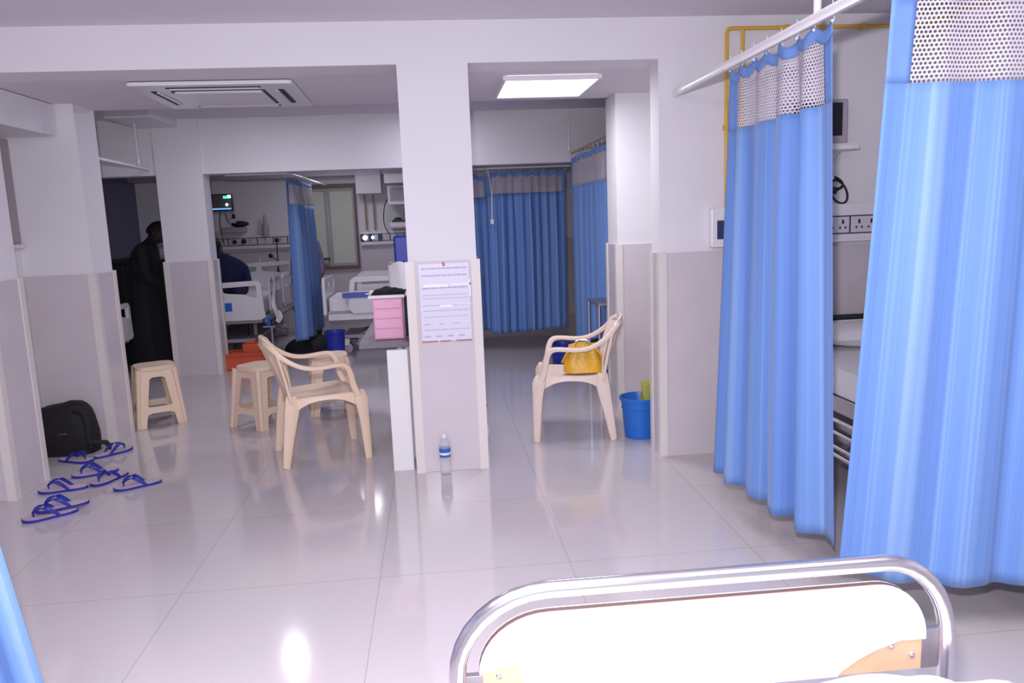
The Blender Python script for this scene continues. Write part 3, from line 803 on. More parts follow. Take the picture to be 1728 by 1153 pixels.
tag(m.build('cleaning_cloth', 'lime_cloth', None, angle=180, loc=(1.345, 4.94, .27)), 'lime yellow cloth poking out of the bright blue bucket', 'cloth')
bucket('dark blue bucket in front of the long curtain behind the handbag chair', (1.17, 7.3, 0), 'navy_plastic', .09, .12, .25)
bucket('dark blue waste bucket on the floor before the central bed', (-1.13, 8.55, 0), 'navy_plastic', .085, .11, .32)
m = MB()  # black heap added for unlit floor shade together with black bags
def heap(u, v):
    a = 2*PI*u; rr = (1-v**2.2)**.5*(1+.12*math.sin(3*a+1)+.05*math.sin(7*a+4*v))
    return (.38*rr*math.cos(a), .45*rr*math.sin(a), .17*v*(1+.2*math.sin(2*a)*(1-v)))
m.grid(heap, 40, 12)
tag(m.build('shade_bag_heap', 'bag_black', None, angle=180, loc=(-1.48, 9.35, 0)), 'low black heap for floor shade and black bags under the narrow back curtain', 'bundle')

# ------------------------------------------------------------------ water bottle
t = thing('water_bottle', 'clear plastic water bottle with blue label at the central pillar', 'bottle', (-.005, 4.385, 0))
prof = [(.026, 0), (.031, .006), (.032, .03), (.030, .04), (.032, .05), (.030, .062), (.032, .074), (.030, .086), (.032, .098), (.032, .150), (.0315, .165), (.027, .185), (.018, .205), (.0125, .214), (.0125, .222)]
MB().lathe(prof, 0, 0, 28).build('body', 'bottle_clear', t)
MB().lathe([(.0325, .108), (.033, .110), (.033, .158), (.0325, .160)], 0, 0, 28, 0, False, False).build('label_wrap', 'bottle_label', t)
MB().lathe([(.0332, .122), (.0334, .124), (.0334, .134), (.0332, .136)], 0, 0, 28, 0, False, False).build('label_band', 'white_gloss', t)
MB().lathe([(.015, .218), (.015, .238), (.013, .240)], 0, 0, 20).build('cap', 'white_gloss', t)

# ------------------------------------------------------------------ notice on the pillar
t = thing('notice_sheet', 'printed notice in clear film taped on the central pillar', 'notice', (.043, 4.430, .778))
MB().box(-.142, .142, 0, .002, 0, .442).build('paper', 'paper', t, smooth=False)
rnd = random.Random(4)
rows = [(.415, .008), (.375, .008), (.305, .009), (.265, .004), (.245, .004), (.205, .004), (.175, .005), (.140, .004), (.098, .005), (.066, .005), (.028, .009)]
for z, h in rows:
    x = -.128; m = MB()
    while x < .120:
        wd = rnd.uniform(.018, .05)
        if h > .008 and z < .1: wd = .035
        m.box(x, min(x+wd, .13), -.0006, 0, z-h/2, z+h/2); x += wd+(.004 if z > .1 else .03 if z < .05 else rnd.choice((.006, .05)))
    m.build('text_line', 'ink', t, smooth=False)
m = MB()
for x0, x1 in ((-.142, -.055), (-.04, .02), (.052, .142)): m.box(x0, x1, -.001, 0, -.004, .003)
m.build('red_tape', 'tape_red', t, smooth=False)
m = MB()  # white strips: clear tape with its flash glare painted in
for x0, x1, z, h in ((-.12, .02, .318, .018), (.035, .148, .322, .010), (-.03, .04, .200, .013), (.06, .148, .208, .004), (.142, .148, .30, .1)):
    m.box(x0, x1, -.0012, -.0007, z-h/2, z+h/2)
m.build('tape_glare_strips', 'tape_glare', t, smooth=False)
MB().sweep([(-.005, -.002, .447), (.003, -.006, .437), (-.002, -.002, .428)], .012, .003, (1, 0, 0), smooth=2).build('torn_tape', 'tape_red', t)

# things half hidden behind the pillar
tag(MB().tube([(.262, 4.95, .225), (.268, 4.94, .26), (.262, 4.94, .30)], [.012, .018, .008], 8).build('brush_handle', 'red_brown'), 'small red brown tool end showing behind the central pillar', 'tool')
m = MB(); m.sphere((0, 0, .09), .09, 16, 0, (.75, .6, 1)); m.sphere((.01, 0, .19), .03, 10, 0, (.8, .8, 1.2))
tag(m.build('plastic_bag', 'poly_white', None, loc=(.225, 4.90, .0)), 'white plastic bag half hidden behind the central pillar', 'bag')

# ------------------------------------------------------------------ nursing counter
t = thing('nursing_counter', 'white counter with dark top joined to the central pillar', 'counter', (-.31, 4.50, 0))
MB().box(0, .12, 0, .03, 0, .728).build('end_panel', 'white_laminate', t, smooth=False, bevel=.002)
MB().box(.06, .09, .03, 1.30, 0, .728).build('side_panel', 'white_laminate', t, smooth=False, bevel=.002)
MB().box(.0, .12, 1.27, 1.30, 0, .728).build('end_panel', 'white_laminate', t, smooth=False, bevel=.002)
MB().plate([(-.165, .08), (.128, .08), (.128, 1.32), (-.165, 1.32)], [], lambda u, v, w_: (u, v, .730+w_), .032).build('counter_top', 'granite', t, smooth=False, bevel=.004)
# pink drawer unit on the counter
t = thing('drawer_unit', 'pink plastic drawer unit standing on the dark counter', 'drawers', (-.30, 4.70, .764))
MB().box(-.088, .088, 0, .20, 0, .25).build('body', 'pink_plastic', t, smooth=False, bevel=.004)
for k in range(4):
    z = .008+k*.060
    d = MB().box(-.082, .082, -.008, .001, z, z+.055).build('drawer', 'pink_plastic', t, smooth=False, bevel=.003)
    MB().box(-.02, .02, -.011, -.008, z+.042, z+.050).build('pull', 'pink_plastic', d, smooth=False, bevel=.0015)
MB().box(-.112, .105, -.02, .21, .25, .268).build('lid', 'white_gloss', t, smooth=False, bevel=.004)
m = MB()
def clothf(sgn):
    return lambda u, v: ((u-.5)*.20, (v-.5)*.15, .004+.034*sgn*max(0, (1-(2*u-1)**2)*(1-(2*v-1)**2))**.5*(1+.25*math.sin(u*11)*math.sin(v*7)) if sgn > 0 else .0)
m.grid(clothf(1), 18, 12); m.grid(clothf(0), 18, 12)
m.sweep([(.08, 0, .01), (.12, -.01, .018), (.14, .01, .008)], .03, .012, (0, 1, 0), smooth=3)
tag(m.build('black_pouch', 'cloth_black', None, angle=180, loc=(-.295, 4.79, 1.033)), 'black cloth pouch lying on top of the pink drawers', 'pouch')
tag(MB().sphere((0, 0, .012), .016, 12, 0, (1, .8, .75)).sphere((-.02, .0, .005), .012, 10, 0, (1.6, .9, .4)).build('tissue', 'white_gloss', None, loc=(-.395, 4.76, 1.034)), 'crumpled white tissue at the left end of the pink drawers', 'tissue')
tag(MB().tube([(0, 0, 0), (0, 0, .13)], .014, 12).tube([(0, 0, .13), (0, 0, .16)], .007, 8).build('lotion_bottle', 'white_gloss', None, loc=(-.172, 4.86, .763)), 'slim white bottle on the counter right of the pink drawers', 'bottle')
tag(MB().tube([(0, 0, 0), (0, 0, .25)], .010, 8).build('dark_rod', 'dark_metal', None, loc=(-.196, 4.80, .763)), 'dark upright rod on the counter beside the pink drawers', 'rod')
# white carrier bag and blue bag standing further back on the counter
m = MB()
def cb(u, v):
    a = 2*PI*u; rr = .085*(1-.1*v)*(1+.06*math.sin(5*a+v*3))
    return (rr*math.cos(a), .6*rr*math.sin(a), .42*v+.012*math.sin(3*a)*v)
m.grid(cb, 32, 10); m.add([cb(k/32, .97) for k in range(32)], [tuple(range(32))])
tag(m.build('carrier_bag', 'poly_white', None, angle=180, loc=(-.25, 5.45, .763)), 'white carrier bag on the counter left of the pillar', 'bag')
m = MB(); m.box(-.06, .08, -.03, .03, 0, .19)
tag(m.build('blue_bag', 'navy_plastic', None, bevel=.015, loc=(-.22, 5.46, 1.178)), 'royal blue bag above the white carrier bag beside the pillar', 'bag')

# ------------------------------------------------------------------ flip-flops
def make_flipflop():
    t = thing('flip_flop', 'x', 'slipper', (0, 0, 0), 0, 'blue rubber flip-flops by the left pillar')
    # toe toward +x
    def outline(s_=1.0):
        out = []
        for k in range(36):
            a = 2*PI*k/36; x = .13*math.cos(a)
            w_ = .047+.008*math.cos(a)-.010*math.exp(-((x+.01)/.05)**2)
            y = w_*math.copysign(abs(math.sin(a))**.72, math.sin(a))+.004*math.cos(a)
            out.append((x*s_, y*s_))
        return out
    MB().plate(outline(), [], lambda u, v, w_: (u, v, w_+.006*max(0, (u-.05)/.08)**2), .015).build('sole', 'rubber_blue', t, smooth=False, bevel=.002)
    MB().plate(outline(.965), [], lambda u, v, w_: (u, v, .0135+w_+.006*max(0, (u-.05)/.08)**2), .004).build('footbed', 'footbed', t, smooth=False)
    s_ = MB()
    s_.tube([(.075, .0, .012), (.075, 0, .036)], [.004, .005], 8)
    for sy in (-1, 1):
        s_.sweep([(.079, 0, .036), (.055, sy*.018, .058), (.012, sy*.037, .060), (-.04, sy*.041, .014)], [.009, .020, .025, .014], [.006, .005, .005, .006], (1, 0, 0), 10, smooth=5)
    s_.build('strap', 'rubber_blue', t)
    return t
ff = make_flipflop()
R_ = math.radians
spots = [((-2.085, 4.13, 0), 180+29, 'blue flip-flop nearest the camera, under its overlapping mate'),
         ((-2.055, 4.20, .021), 180+24, 'blue flip-flop resting against and behind the nearest one'),
         ((-2.213, 4.565, 0), 180+9, 'blue flip-flop lying closest to the foot of the left pillar'),
         ((-2.15, 4.845, 0), 180+20, 'blue flip-flop furthest back in the middle cluster'),
         ((-2.007, 4.70, 0), 180+62, 'blue flip-flop turned nearly end-on in the middle cluster'),
         ((-1.79, 4.545, 0), 180+27, 'blue flip-flop furthest right, apart on the open floor'),
         ((-2.40, 5.16, 0), -22, 'blue flip-flop by the black bag, left one of the far pair'),
         ((-2.215, 5.29, 0), 48, 'blue flip-flop by the black bag, right one of the far pair')]
for i, (loc, a, lb) in enumerate(spots):
    if i == 0: ff.location = loc; ff.rotation_euler = (0, 0, R_(a)); ff['label'] = lb
    else: dup(ff, loc, R_(a), lb)

# ------------------------------------------------------------------ black bag in the recess
t = thing('travel_bag', 'bulging black bag on the floor in the left recess', 'bag', (-2.555, 5.40, 0))
def bgf(u, v):
    a = 2*PI*u; p_ = .7; c, s2 = math.cos(a), math.sin(a)
    prof = [1.0, 1.06, 1.07, 1.04, 1.0, .92, .72, .0]
    k = v*(len(prof)-1); i = min(int(k), len(prof)-2); rr = prof[i]*(1-(k-i))+prof[i+1]*(k-i)
    rr *= 1+.035*math.sin(3*a+1)*v+.02*math.sin(7*a+5*v)
    x = math.copysign(abs(c)**p_, c)*.20*rr; y = math.copysign(abs(s2)**p_, s2)*.105*rr
    z = .340*min(1, v*1.12)**.85 + (.02*math.cos(a) if 0 < v < 1 else 0)*v
    return (x-.012*v, y, z)
MB().grid(bgf, 48, 16).build('body', 'bag_black', t, angle=180)
MB().tube([(.10, -.08, .30), (.175, -.10, .28), (.195, -.12, .18), (.205, -.13, .10), (.215, -.13, .05)], [.014, .016, .014, .012, .01], 8, smooth=4).build('side_strap', 'bag_black', t)
MB().sweep([(.17, -.12, .10), (.23, -.10, .085), (.285, -.07, .07), (.30, -.05, .02)], [.05, .05, .05, .03], [.018, .02, .02, .01], (0, 1, 0), 10, smooth=4).build('shoulder_strap', 'bag_black', t)
MB().sweep([(.02, -.135, .16), (.05, -.142, .163), (.07, -.14, .16)], .006, .003, (0, 0, 1), smooth=2).build('zip_pull', 'steel', t)
tag(MB().sweep([(0, 0, .0), (.05, -.01, .02), (.09, 0, .01)], [.05, .07, .04], [.02, .03, .01], (0, 1, 0), smooth=3).box(.0, .03, -.04, 0, .03, .06).build('paper_packet', 'white_gloss', None, loc=(-2.70, 5.02, .16)), 'small white packet tucked at the left of the black bag', 'packet')
tag(MB().sphere((0, 0, .0), .032, 12, 0, (1, .7, 1.1)).build('bottle_top', 'grey_plastic', None, loc=(-2.70, 5.10, .235)), 'grey rounded bottle top beside the left edge of the black bag', 'bottle')

# ------------------------------------------------------------------ back bays: beds
def endboard(parent, w_, z0, z1, mf, name='footboard', label=True):
    h = z1-z0
    outer = arc(-w_/2+.07, z1-.06, .07, .06, 180, 95, 6)+arc(w_/2-.07, z1-.04, .07, .06, 85, 0, 6)+[(w_/2+.01, z0+.12), (w_/2+.02, z0+.03), (w_/2-.03, z0), (-w_/2+.03, z0), (-w_/2-.02, z0+.03), (-w_/2-.01, z0+.12)]
    def hole(cx0, cx1):
        return [(cx0, z1-.05), (cx1, z1-.035), (cx1, z1-.165), (cx1-.05, z1-.160), (cx1-.14, z1-.13), (cx0+.06, z1-.115), (cx0+.01, z1-.105)]
    def hole2(cx0, cx1):
        return [(cx0, z1-.035), (cx1, z1-.05), (cx1-.01, z1-.105), (cx1-.06, z1-.115), (cx0+.14, z1-.13), (cx0+.05, z1-.160), (cx0, z1-.165)]
    o = MB().plate(outer, [hole(.03, w_/2-.06), hole2(-w_/2+.06, -.03)], mf, .035).build(name, 'white_gloss', parent, smooth=False, bevel=.004)
    return o
def ward_bed(label, loc, rotz, length=2.05, width=.92, mattress='sheet_white', strip=False):
    # foot end toward -y, centred on x
    t = thing('ward_bed', label, 'bed', loc, rotz, 'white adjustable ward beds')
    f = endboard(t, width, .44, .86, lambda u, v, w_: (u, w_, v), 'footboard')
    MB().box(.05, .125, -.004, 0, .55, .645).build('blue_card', 'blue_plastic', f, smooth=False)
    endboard(t, width, .44, .98, lambda u, v, w_: (u, length+w_, v), 'headboard')
    MB().box(-width/2+.03, width/2-.03, .04, length, .40, .50).build('deck', 'grey_plastic', t, smooth=False, bevel=.01)
    MB().plate(rrect(-width/2+.04, width/2-.04, .05, length-.01, .06), [], lambda u, v, w_: (u, v, .50+w_), .14).build('mattress', mattress, t, bevel=.03)
    for sx in (-1, 1):
        for y0, y1 in ((.28, .98), (1.08, 1.82)):
            x = sx*(width/2+.02)
            pl = [(y0, .52), (y0+.03, .84), (y0+.09, .88), (y1-.09, .88), (y1-.03, .84), (y1, .52), (y1-.05, .47), (y0+.05, .47)]
            MB().plate(pl, [[(y0+.07, .72), (y0+.09, .82), (y1-.09, .82), (y1-.07, .72)]], lambda u, v, w_: (x-.012+w_, u, v), .024).build('side_rail', 'white_gloss', t, smooth=False, bevel=.004)
        MB().box(min(sx*width/2, sx*(width/2+.01)), max(sx*width/2, sx*(width/2+.01)), .05, length-.05, .40, .47).build('side_cover', 'white_gloss', t, smooth=False, bevel=.004)
    u_ = MB().box(-.30, .30, .18, length-.18, .17, .21)
    u_.box(-.26, -.22, .5, .54, .2, .42).box(.22, .26, .5, .54, .2, .42).box(-.26, -.22, 1.5, 1.54, .2, .42).box(.22, .26, 1.5, 1.54, .2, .42)
    u_.build('undercarriage', 'grey_plastic', t, smooth=False, bevel=.006)
    MB().tube([(-.2, .35, .2), (.0, 1.2, .40)], .018, 8).tube([(.2, .35, .2), (.0, 1.2, .40)], .018, 8).build('lift_arms', 'steel', t)
    for x in (-.34, .34):
        for y in (.22, length-.22):
            c = MB().tube([(x-.018, y, .065), (x+.018, y, .065)], .062, 18).build('wheel', 'grey_plastic', t)
            MB().box(x-.026, x+.026, y-.03, y+.03, .10, .17).build('wheel_fork', 'white_gloss', c, smooth=False, bevel=.004)
    return t
ward_bed('white ward bed seen end-on right of the back pillar', (-2.40, 8.88, 0), 0)
wb = ward_bed('white ward bed standing sideways behind the nursing counter', (-1.27, 9.25, 0), math.radians(-90), 1.88, .90)
# blue band lying along the central bed
tag(MB().box(0, .42, 0, .02, 0, .06).build('blue_strip_panel', 'mattress_blue', None, smooth=False, bevel=.004, loc=(-1.05, 8.755, .648)), 'flat blue panel along the side of the central ward bed', 'panel')
ward_bed('white ward bed corner in the dark left bay behind the left rear pillar', (-3.14, 7.87, 0), math.radians(90), 2.0, .86).scale = (1, 1, .86)
t = thing('black_block', 'waist high black cabinet added for an unclear dark area of the left bay behind the robed person', 'block', (-3.62, 8.95, 0))
MB().box(-.68, .68, 0, .42, .0, 1.12).build('body', 'near_black', t, smooth=False, bevel=.006)  # plain black block added to fill an unclear dark area
MB().box(-.70, .70, -.02, .43, 1.12, 1.15).build('block_top', 'near_black', t, smooth=False, bevel=.004)
for x in (-.66, -.22, .22): MB().box(x, x+.43, -.014, 0, .06, 1.10).build('block_front', 'near_black', t, smooth=False, bevel=.003)

# ------------------------------------------------------------------ back wall fittings
def trunk(label, x0, x1, z0, z1, cuts, dark=()):
    t = thing('socket_trunking', label, 'power panel', (x0, 11.49, z0), 0, 'socket trunkings on the back wall')
    L = x1-x0; h = z1-z0
    MB().box(0, L, -.07, 0, -.05, h+.03).build('housing', 'white_gloss', t, smooth=False, bevel=.006)
    MB().box(.0, L, -.074, -.07, 0, h).build('inset_strip', 'navy_line', t, smooth=False)
    hm = MB(); xs = [0]+list(cuts)+[L]
    for a, b in zip(xs, xs[1:]):
        sp_ = MB().box(a+.007, b-.007, -.079, -.074, .010, h-.010).build('socket_plate', 'socket_white', t, smooth=False)
        hm = MB(); socket(hm, (a+b)/2, -.0795, h/2, 1); hm.build('socket', 'hole_dark', sp_, smooth=False)
    for x in dark: MB().box(x-.03, x+.03, -.086, -.079, .01, h-.01).build('switch_block', 'navy_line', t, smooth=False)
    return t
trunk('dark outlined socket trunking on the back wall behind the left ward bed', -3.05, -1.95, 1.215, 1.325, (.16, .36, .56, .78, .98))
trunk('socket trunking with lit switches right of the back window', -1.05, -.1, 1.20, 1.31, (.09, .19, .42, .62), (.03, .14, .28))
for i, (x, r) in enumerate(((-.985, .034), (-.875, .022), (-1.96, .014))):
    tag(MB().sphere((0, 0, 0), r, 12, 0, (1, .3, 1)).build('indicator_lamp', 'led_white', None, loc=(x, 11.395, 1.257 if i < 2 else 1.22)),
        ['larger glowing white lamp on the right back trunking', 'smaller glowing white lamp on the right back trunking', 'tiny glowing lamp beside the narrow back curtain'][i], 'lamp')
for i, (x, z, r) in enumerate(((-2.80, 1.27, .028), (-2.67, 1.275, .034))):
    tag(MB().lathe([(r, 0), (r, .03), (r*.6, .045)], 0, 0, 14).build('round_plug', 'rubber_black', None, loc=(x, 11.411, z)),
        ['smaller black round plug on the left back trunking', 'larger black round plug on the left back trunking'][i], 'plug').rotation_euler = (PI/2, 0, 0)
for i, x in enumerate((-.955, -.835)):
    tag(MB().tube([(x, 11.44, 1.36), (x, 11.44, 1.86)], .013, 10).build('gas_riser', 'pipe_tan'), ['tan pipe next to the back window frame', 'tan pipe second from the back window frame'][i], 'pipe')

t = thing('patient_monitor', 'small dark patient monitor with cyan readouts by the back pillar', 'monitor', (-2.49, 9.6, 1.665), math.radians(10))
MB().box(-.11, .15, -.05, .08, 0, .20).build('casing', 'dark_metal', t, bevel=.012)
MB().box(-.085, .135, -.053, -.05, .02, .185).build('screen', 'screen_black', t, smooth=False)
MB().box(-.08, .13, -.055, -.053, .02, .035).build('blue_readout', 'led_blue', t, smooth=False)
MB().box(.05, .095, -.055, -.053, .145, .175).build('green_readout', 'led_green', t, smooth=False)
MB().box(.10, .135, -.056, -.053, .15, .185).sphere((.085, -.056, .075), .017, 10, 0, (1, .3, 1)).build('cyan_readout', 'led_cyan', t, smooth=False)
MB().tube([(.05, .05, -.01), (.05, .5, -.12), (.05, 1.8, -.12)], .016, 8).build('wall_arm', 'grey_plastic', t)
MB().tube([(-.10, 0, .1), (-.15, -.02, -.05), (-.11, .0, -.25), (-.03, 0, -.38), (-.02, 0, -.6)], .006, 6, smooth=5).tube([(.0, 0, 0), (-.02, 0, -.15), (.01, 0, -.38)], .005, 6, smooth=4).build('cable', 'rubber_black', t)

t = thing('wall_shelf', 'grey wall shelf on the back wall behind the left bed', 'shelf', (-2.95, 11.49, 1.40))
MB().box(0, .32, -.22, 0, 0, .075).build('shelf_body', 'grey_plastic', t, smooth=False, bevel=.01)
tag(MB().sphere((0, 0, 0), .09, 18, 0, (1.3, .8, .5)).sphere((.06, 0, .0), .06, 12, 0, (1.2, .8, .5)).build('cloth_bundle', 'rubber_black', None, loc=(-2.70, 11.36, 1.518)), 'dark rounded bundle lying on the grey wall shelf', 'bundle')
tag(MB().box(-.02, .02, -.03, 0, 0, .06).build('wall_hook_clip', 'rubber_black', None, bevel=.006, loc=(-2.80, 11.49, 1.60)), 'small black clip on the back wall under the monitor', 'clip')
t = thing('oxygen_flowmeter', 'tall clear oxygen flowmeter on the back wall left of the narrow curtain', 'flowmeter', (-2.36, 11.40, 1.34))
MB().lathe([(.045, 0), (.05, .02), (.05, .14), (.03, .17), (.02, .26), (.008, .30)], 0, 0, 16).build('bottle', 'grey_plastic', t)
MB().box(-.02, .02, 0, .09, .04, .1).build('wall_mount', 'white_gloss', t, smooth=False)

t = thing('wall_screen', 'grey screened white box on the back wall beside the pillar', 'monitor', (-.62, 11.49, 1.70))
MB().box(0, .42, -.30, -.10, 0, .27).build('casing', 'white_gloss', t, smooth=False, bevel=.012)
MB().box(.035, .40, -.304, -.30, .05, .235).build('screen', 'grey_plastic', t, smooth=False)
MB().box(.1, .2, -.10, 0, .08, .18).build('mount', 'grey_plastic', t, smooth=False)
MB().tube([(0, -.15, .1), (-.06, -.15, -.02), (-.08, -.12, -.25), (-.02, -.1, -.40)], .007, 6, smooth=5).build('cable', 'rubber_black', t)
t = thing('equipment_tray', 'white tray holding dark instruments under the grey screened box', 'tray', (-.62, 11.49, 1.37))
MB().box(0, .45, -.28, 0, 0, .09).build('tray_body', 'white_gloss', t, smooth=False, bevel=.03)
MB().box(0.04, .44, -.24, -.02, .085, .12).sphere((.12, -.13, .13), .05, 12, 0, (1.2, .8, .6)).sphere((.32, -.13, .15), .07, 12, 0, (1.2, .8, .6)).build('instruments', 'teal', t, bevel=.006)
MB().tube([(.19, -.15, .12), (.19, -.15, .24)], .016, 10).build('glass_tube', 'grey_plastic', t)
tag(MB().box(0, .7, -.25, 0, 0, .13).box(.02, .68, -.255, -.25, .0, .02).build('wall_air_unit', 'white_gloss', None, smooth=False, bevel=.012, loc=(-.64, 11.24, 1.99)), 'white wall unit above the grey screened box', 'wall unit')

# IV stands
t = thing('iv_stand', 'black three legged stand before the narrow back curtain', 'stand', (-2.20, 11.12, 0))
MB().tube([(.02, 0, .35), (.03, 0, 1.26)], .008, 8).build('pole', 'dark_metal', t)
for k in range(3):
    a = k*2*PI/3+.3
    MB().tube([(.02, 0, .9), (.26*math.cos(a), .26*math.sin(a), .02)], .009, 8).build('leg', 'dark_metal', t)
MB().sphere((.035, 0, 1.28), .032, 12).build('knob', 'rubber_black', t)
MB().sphere((-.06, -.02, 1.07), .032, 12).tube([(-.06, -.02, 1.07), (.025, 0, 1.0)], .006, 6).build('clamp', 'rubber_black', t)
t = thing('iv_stand', 'pale drip stand pole rising behind the left ward bed', 'stand', (-2.42, 11.15, 0))
MB().tube([(0, 0, .1), (0, 0, 1.06)], .011, 8).build('pole', 'white_gloss', t)
for k in range(5):
    a = k*2*PI/5
    MB().tube([(0, 0, .12), (.24*math.cos(a), .24*math.sin(a), .05), (.27*math.cos(a), .27*math.sin(a), .02)], .010, 8).build('leg', 'steel', t)
t = thing('suction_hose', 'white curved hose pipe hanging beside the left ward bed', 'hose', (-1.84, 8.95, 0))
MB().tube([(-.05, .3, .95), (-.02, .25, .80), (0, .0, .62), (.03, 0, .50), (.04, 0, .44)], [.012, .014, .03, .03, .012], 10, smooth=5).build('hose', 'white_gloss', t)
MB().sweep([(.03, 0, .40), (.06, 0, .46), (.05, 0, .53)], [.05, .08, .03], [.03, .03, .02], (1, 0, 0), smooth=4).build('holder', 'white_gloss', t)
MB().box(-.09, -.05, -.02, .02, .36, .46).build('blue_grip', 'blue_plastic', t, bevel=.004)
MB().box(-.13, .0, -.02, .02, .345, .36).tube([(-.04, 0, .36), (-.04, 0, .04)], .012, 8).lathe([(.10, 0), (.10, .02), (.02, .05)], -.04, 0, 18).build('foot', 'grey_plastic', t)

# orange crate on the floor
t = thing('storage_crate', 'orange red plastic crate on the floor before the left ward bed', 'crate', (-2.02, 8.35, 0), math.radians(3))
m = MB(); W_, D_, H2 = .21, .14, .17
m.box(-W_, W_, -D_, D_, 0, .012)
for y in (-D_, D_-.01): m.plate([(-W_, 0), (W_, 0), (W_+.02, H2), (-W_-.02, H2)], [], lambda u, v, w_: (u, y+w_, v), .01)
for x in (-W_, W_-.01): m.box(x, x+.01, -D_, D_, 0, H2)
m.build('tub', 'orange_plastic', t, smooth=False)
MB().plate(rrect(-W_-.03, W_+.03, -D_-.02, D_+.02, .02), [rrect(-W_+.005, W_-.005, -D_+.01, D_-.01, .01)], lambda u, v, w_: (u, v, H2-.012+w_), .018).build('rim', 'orange_plastic', t, smooth=False)
tag(MB().box(-.09, .09, -.07, .07, 0, .10).box(-.05, .04, -.05, .05, .1, .13).build('red_box', 'orange_plastic', None, bevel=.01, loc=(-1.97, 8.36, .16)), 'brick red box heaped on the orange crate', 'box')
m = MB().box(-.13, .13, -.08, .08, 0, .05)
tag(m.build('white_carton', 'white_laminate', None, smooth=False, bevel=.004, loc=(-2.26, 8.72, .0)), 'flat white carton under the end of the left ward bed', 'carton')

# steel side table behind the handbag chair
t = thing('side_table', 'steel legged side table by the long curtain behind the handbag chair', 'table', (1.38, 6.30, 0))
MB().box(-.11, .25, -.22, .22, .735, .755).build('table_top', 'dull_metal', t, smooth=False, bevel=.004)
for x in (-.10, .235):
    for y in (-.21, .21): MB().tube([(x, y, 0), (x, y, .735)], .013, 10).build('leg', 'chrome', t)
tag(MB().sphere((0, 0, .16), .16, 18, 0, (.9, .8, 1.15)).build('black_sack', 'bag_black', None, loc=(1.40, 6.78, .18)), 'rounded black sack under the steel side table', 'sack').location.z = .025
# dark air conditioner seen through the net
tag(MB().box(-.16, .16, -.08, .0, -.09, .09).build('wall_panel', 'grey_plastic', None, bevel=.01, loc=(1.72, 11.49, 1.97)), 'grey wall panel seen through the net of the back curtain', 'panel')

# ------------------------------------------------------------------ people
def skin_body(name, chains, m, parent=None, sub=2, loc=(0, 0, 0), rotz=0):
    # chains: list of lists of ((x,y,z), r) ; a point equal to an existing one is shared; first point is the root
    vs, rs, es = [], [], []
    def idx(p, r):
        for i, q in enumerate(vs):
            if (Vector(q)-Vector(p)).length < 1e-5: return i
        vs.append(tuple(p)); rs.append(r); return len(vs)-1
    for ch in chains:
        prev = None
        for p, r in ch:
            i = idx(p, r)
            if prev is not None and i != prev: es.append((prev, i))
            prev = i
    me = bpy.data.meshes.new(name); me.from_pydata(vs, es, []); me.materials.append(M[m])
    o = bpy.data.objects.new(name, me); COL.objects.link(o)
    md = o.modifiers.new('skin', 'SKIN'); md.use_smooth_shade = True
    sv = me.skin_vertices[0].data
    for i, r in enumerate(rs):
        sv[i].radius = (r, r) if not isinstance(r, tuple) else r
        sv[i].use_root = (i == 0)
    ms = o.modifiers.new('sub', 'SUBSURF'); ms.levels = ms.render_levels = sub
    if parent is not None: o.parent = parent
    o.location = loc; o.rotation_euler = (0, 0, rotz)
    return o
def hand_chains(w_, d, side, out):
    # w_ wrist point, d direction of the fingers, side: across the palm, out: curl direction
    w_, d, side, out = Vector(w_), Vector(d).normalized(), Vector(side).normalized(), Vector(out).normalized()
    palm = w_+d*.05; ch = [[(tuple(w_), .020), (tuple(palm), (.030, .016))]]
    for k, L in enumerate((.068, .076, .071, .056)):
        o_ = side*((k-1.5)*.019)
        b = palm+d*.035+o_
        ch.append([(tuple(palm), (.030, .016)), (tuple(b), .0095), (tuple(b+d*L*.5+out*.010), .0085), (tuple(b+d*L*.85+out*.035), .0075)])
    th = palm-side*.03-d*.012
    ch.append([(tuple(palm), (.030, .016)), (tuple(th), .010), (tuple(th-side*.018+d*.03+out*.012), .0085)])
    return ch
# person standing in the dark bay, bending over to the right (+x)
t = thing('person', 'person in a long black robe standing bent forward in the dark left bay', 'person', (-2.98, 8.50, 0))
t.scale = (.96, .96, .985)
H0 = (-.03, 0, .88)
body = [[(H0, .135), ((-.06, 0, 1.04), .145), ((-.06, 0, 1.20), .155), ((.0, 0, 1.33), .120), ((.055, 0, 1.385), .055), ((.10, 0, 1.43), .060)]]
for sy in (-1, 1):
    body.append([(H0, .135), ((-.03, sy*.09, .80), .095), ((.0, sy*.095, .46), .065), ((-.03, sy*.10, .10), .045), ((.0, sy*.10, .045), .042), ((.10, sy*.11, .03), .036)])
    body.append([((.0, 0, 1.33), .120), ((-.0, sy*.17, 1.30), .062), ((.02, sy*.20, 1.04), .048), ((.17, sy*.15, .90), .036), ((.235, sy*.13, .885), .022)])
o = skin_body('body', body, 'cloth_black', t)
def robe(u, v):
    a = 2*PI*u; rr = .17+.10*v+.012*math.sin(7*a)*v
    return (-.03+.02*v+rr*math.cos(a), rr*.85*math.sin(a), 1.06-1.02*v)
MB().grid(robe, 48, 14).build('robe', 'cloth_black', t, angle=180)
for sy in (-1, 1):
    skin_body('hand', hand_chains((.235, sy*.13, .885), (1, -sy*.15, -.15), (0, 1, 0), (0, 0, -1)), 'skin', t, 1)
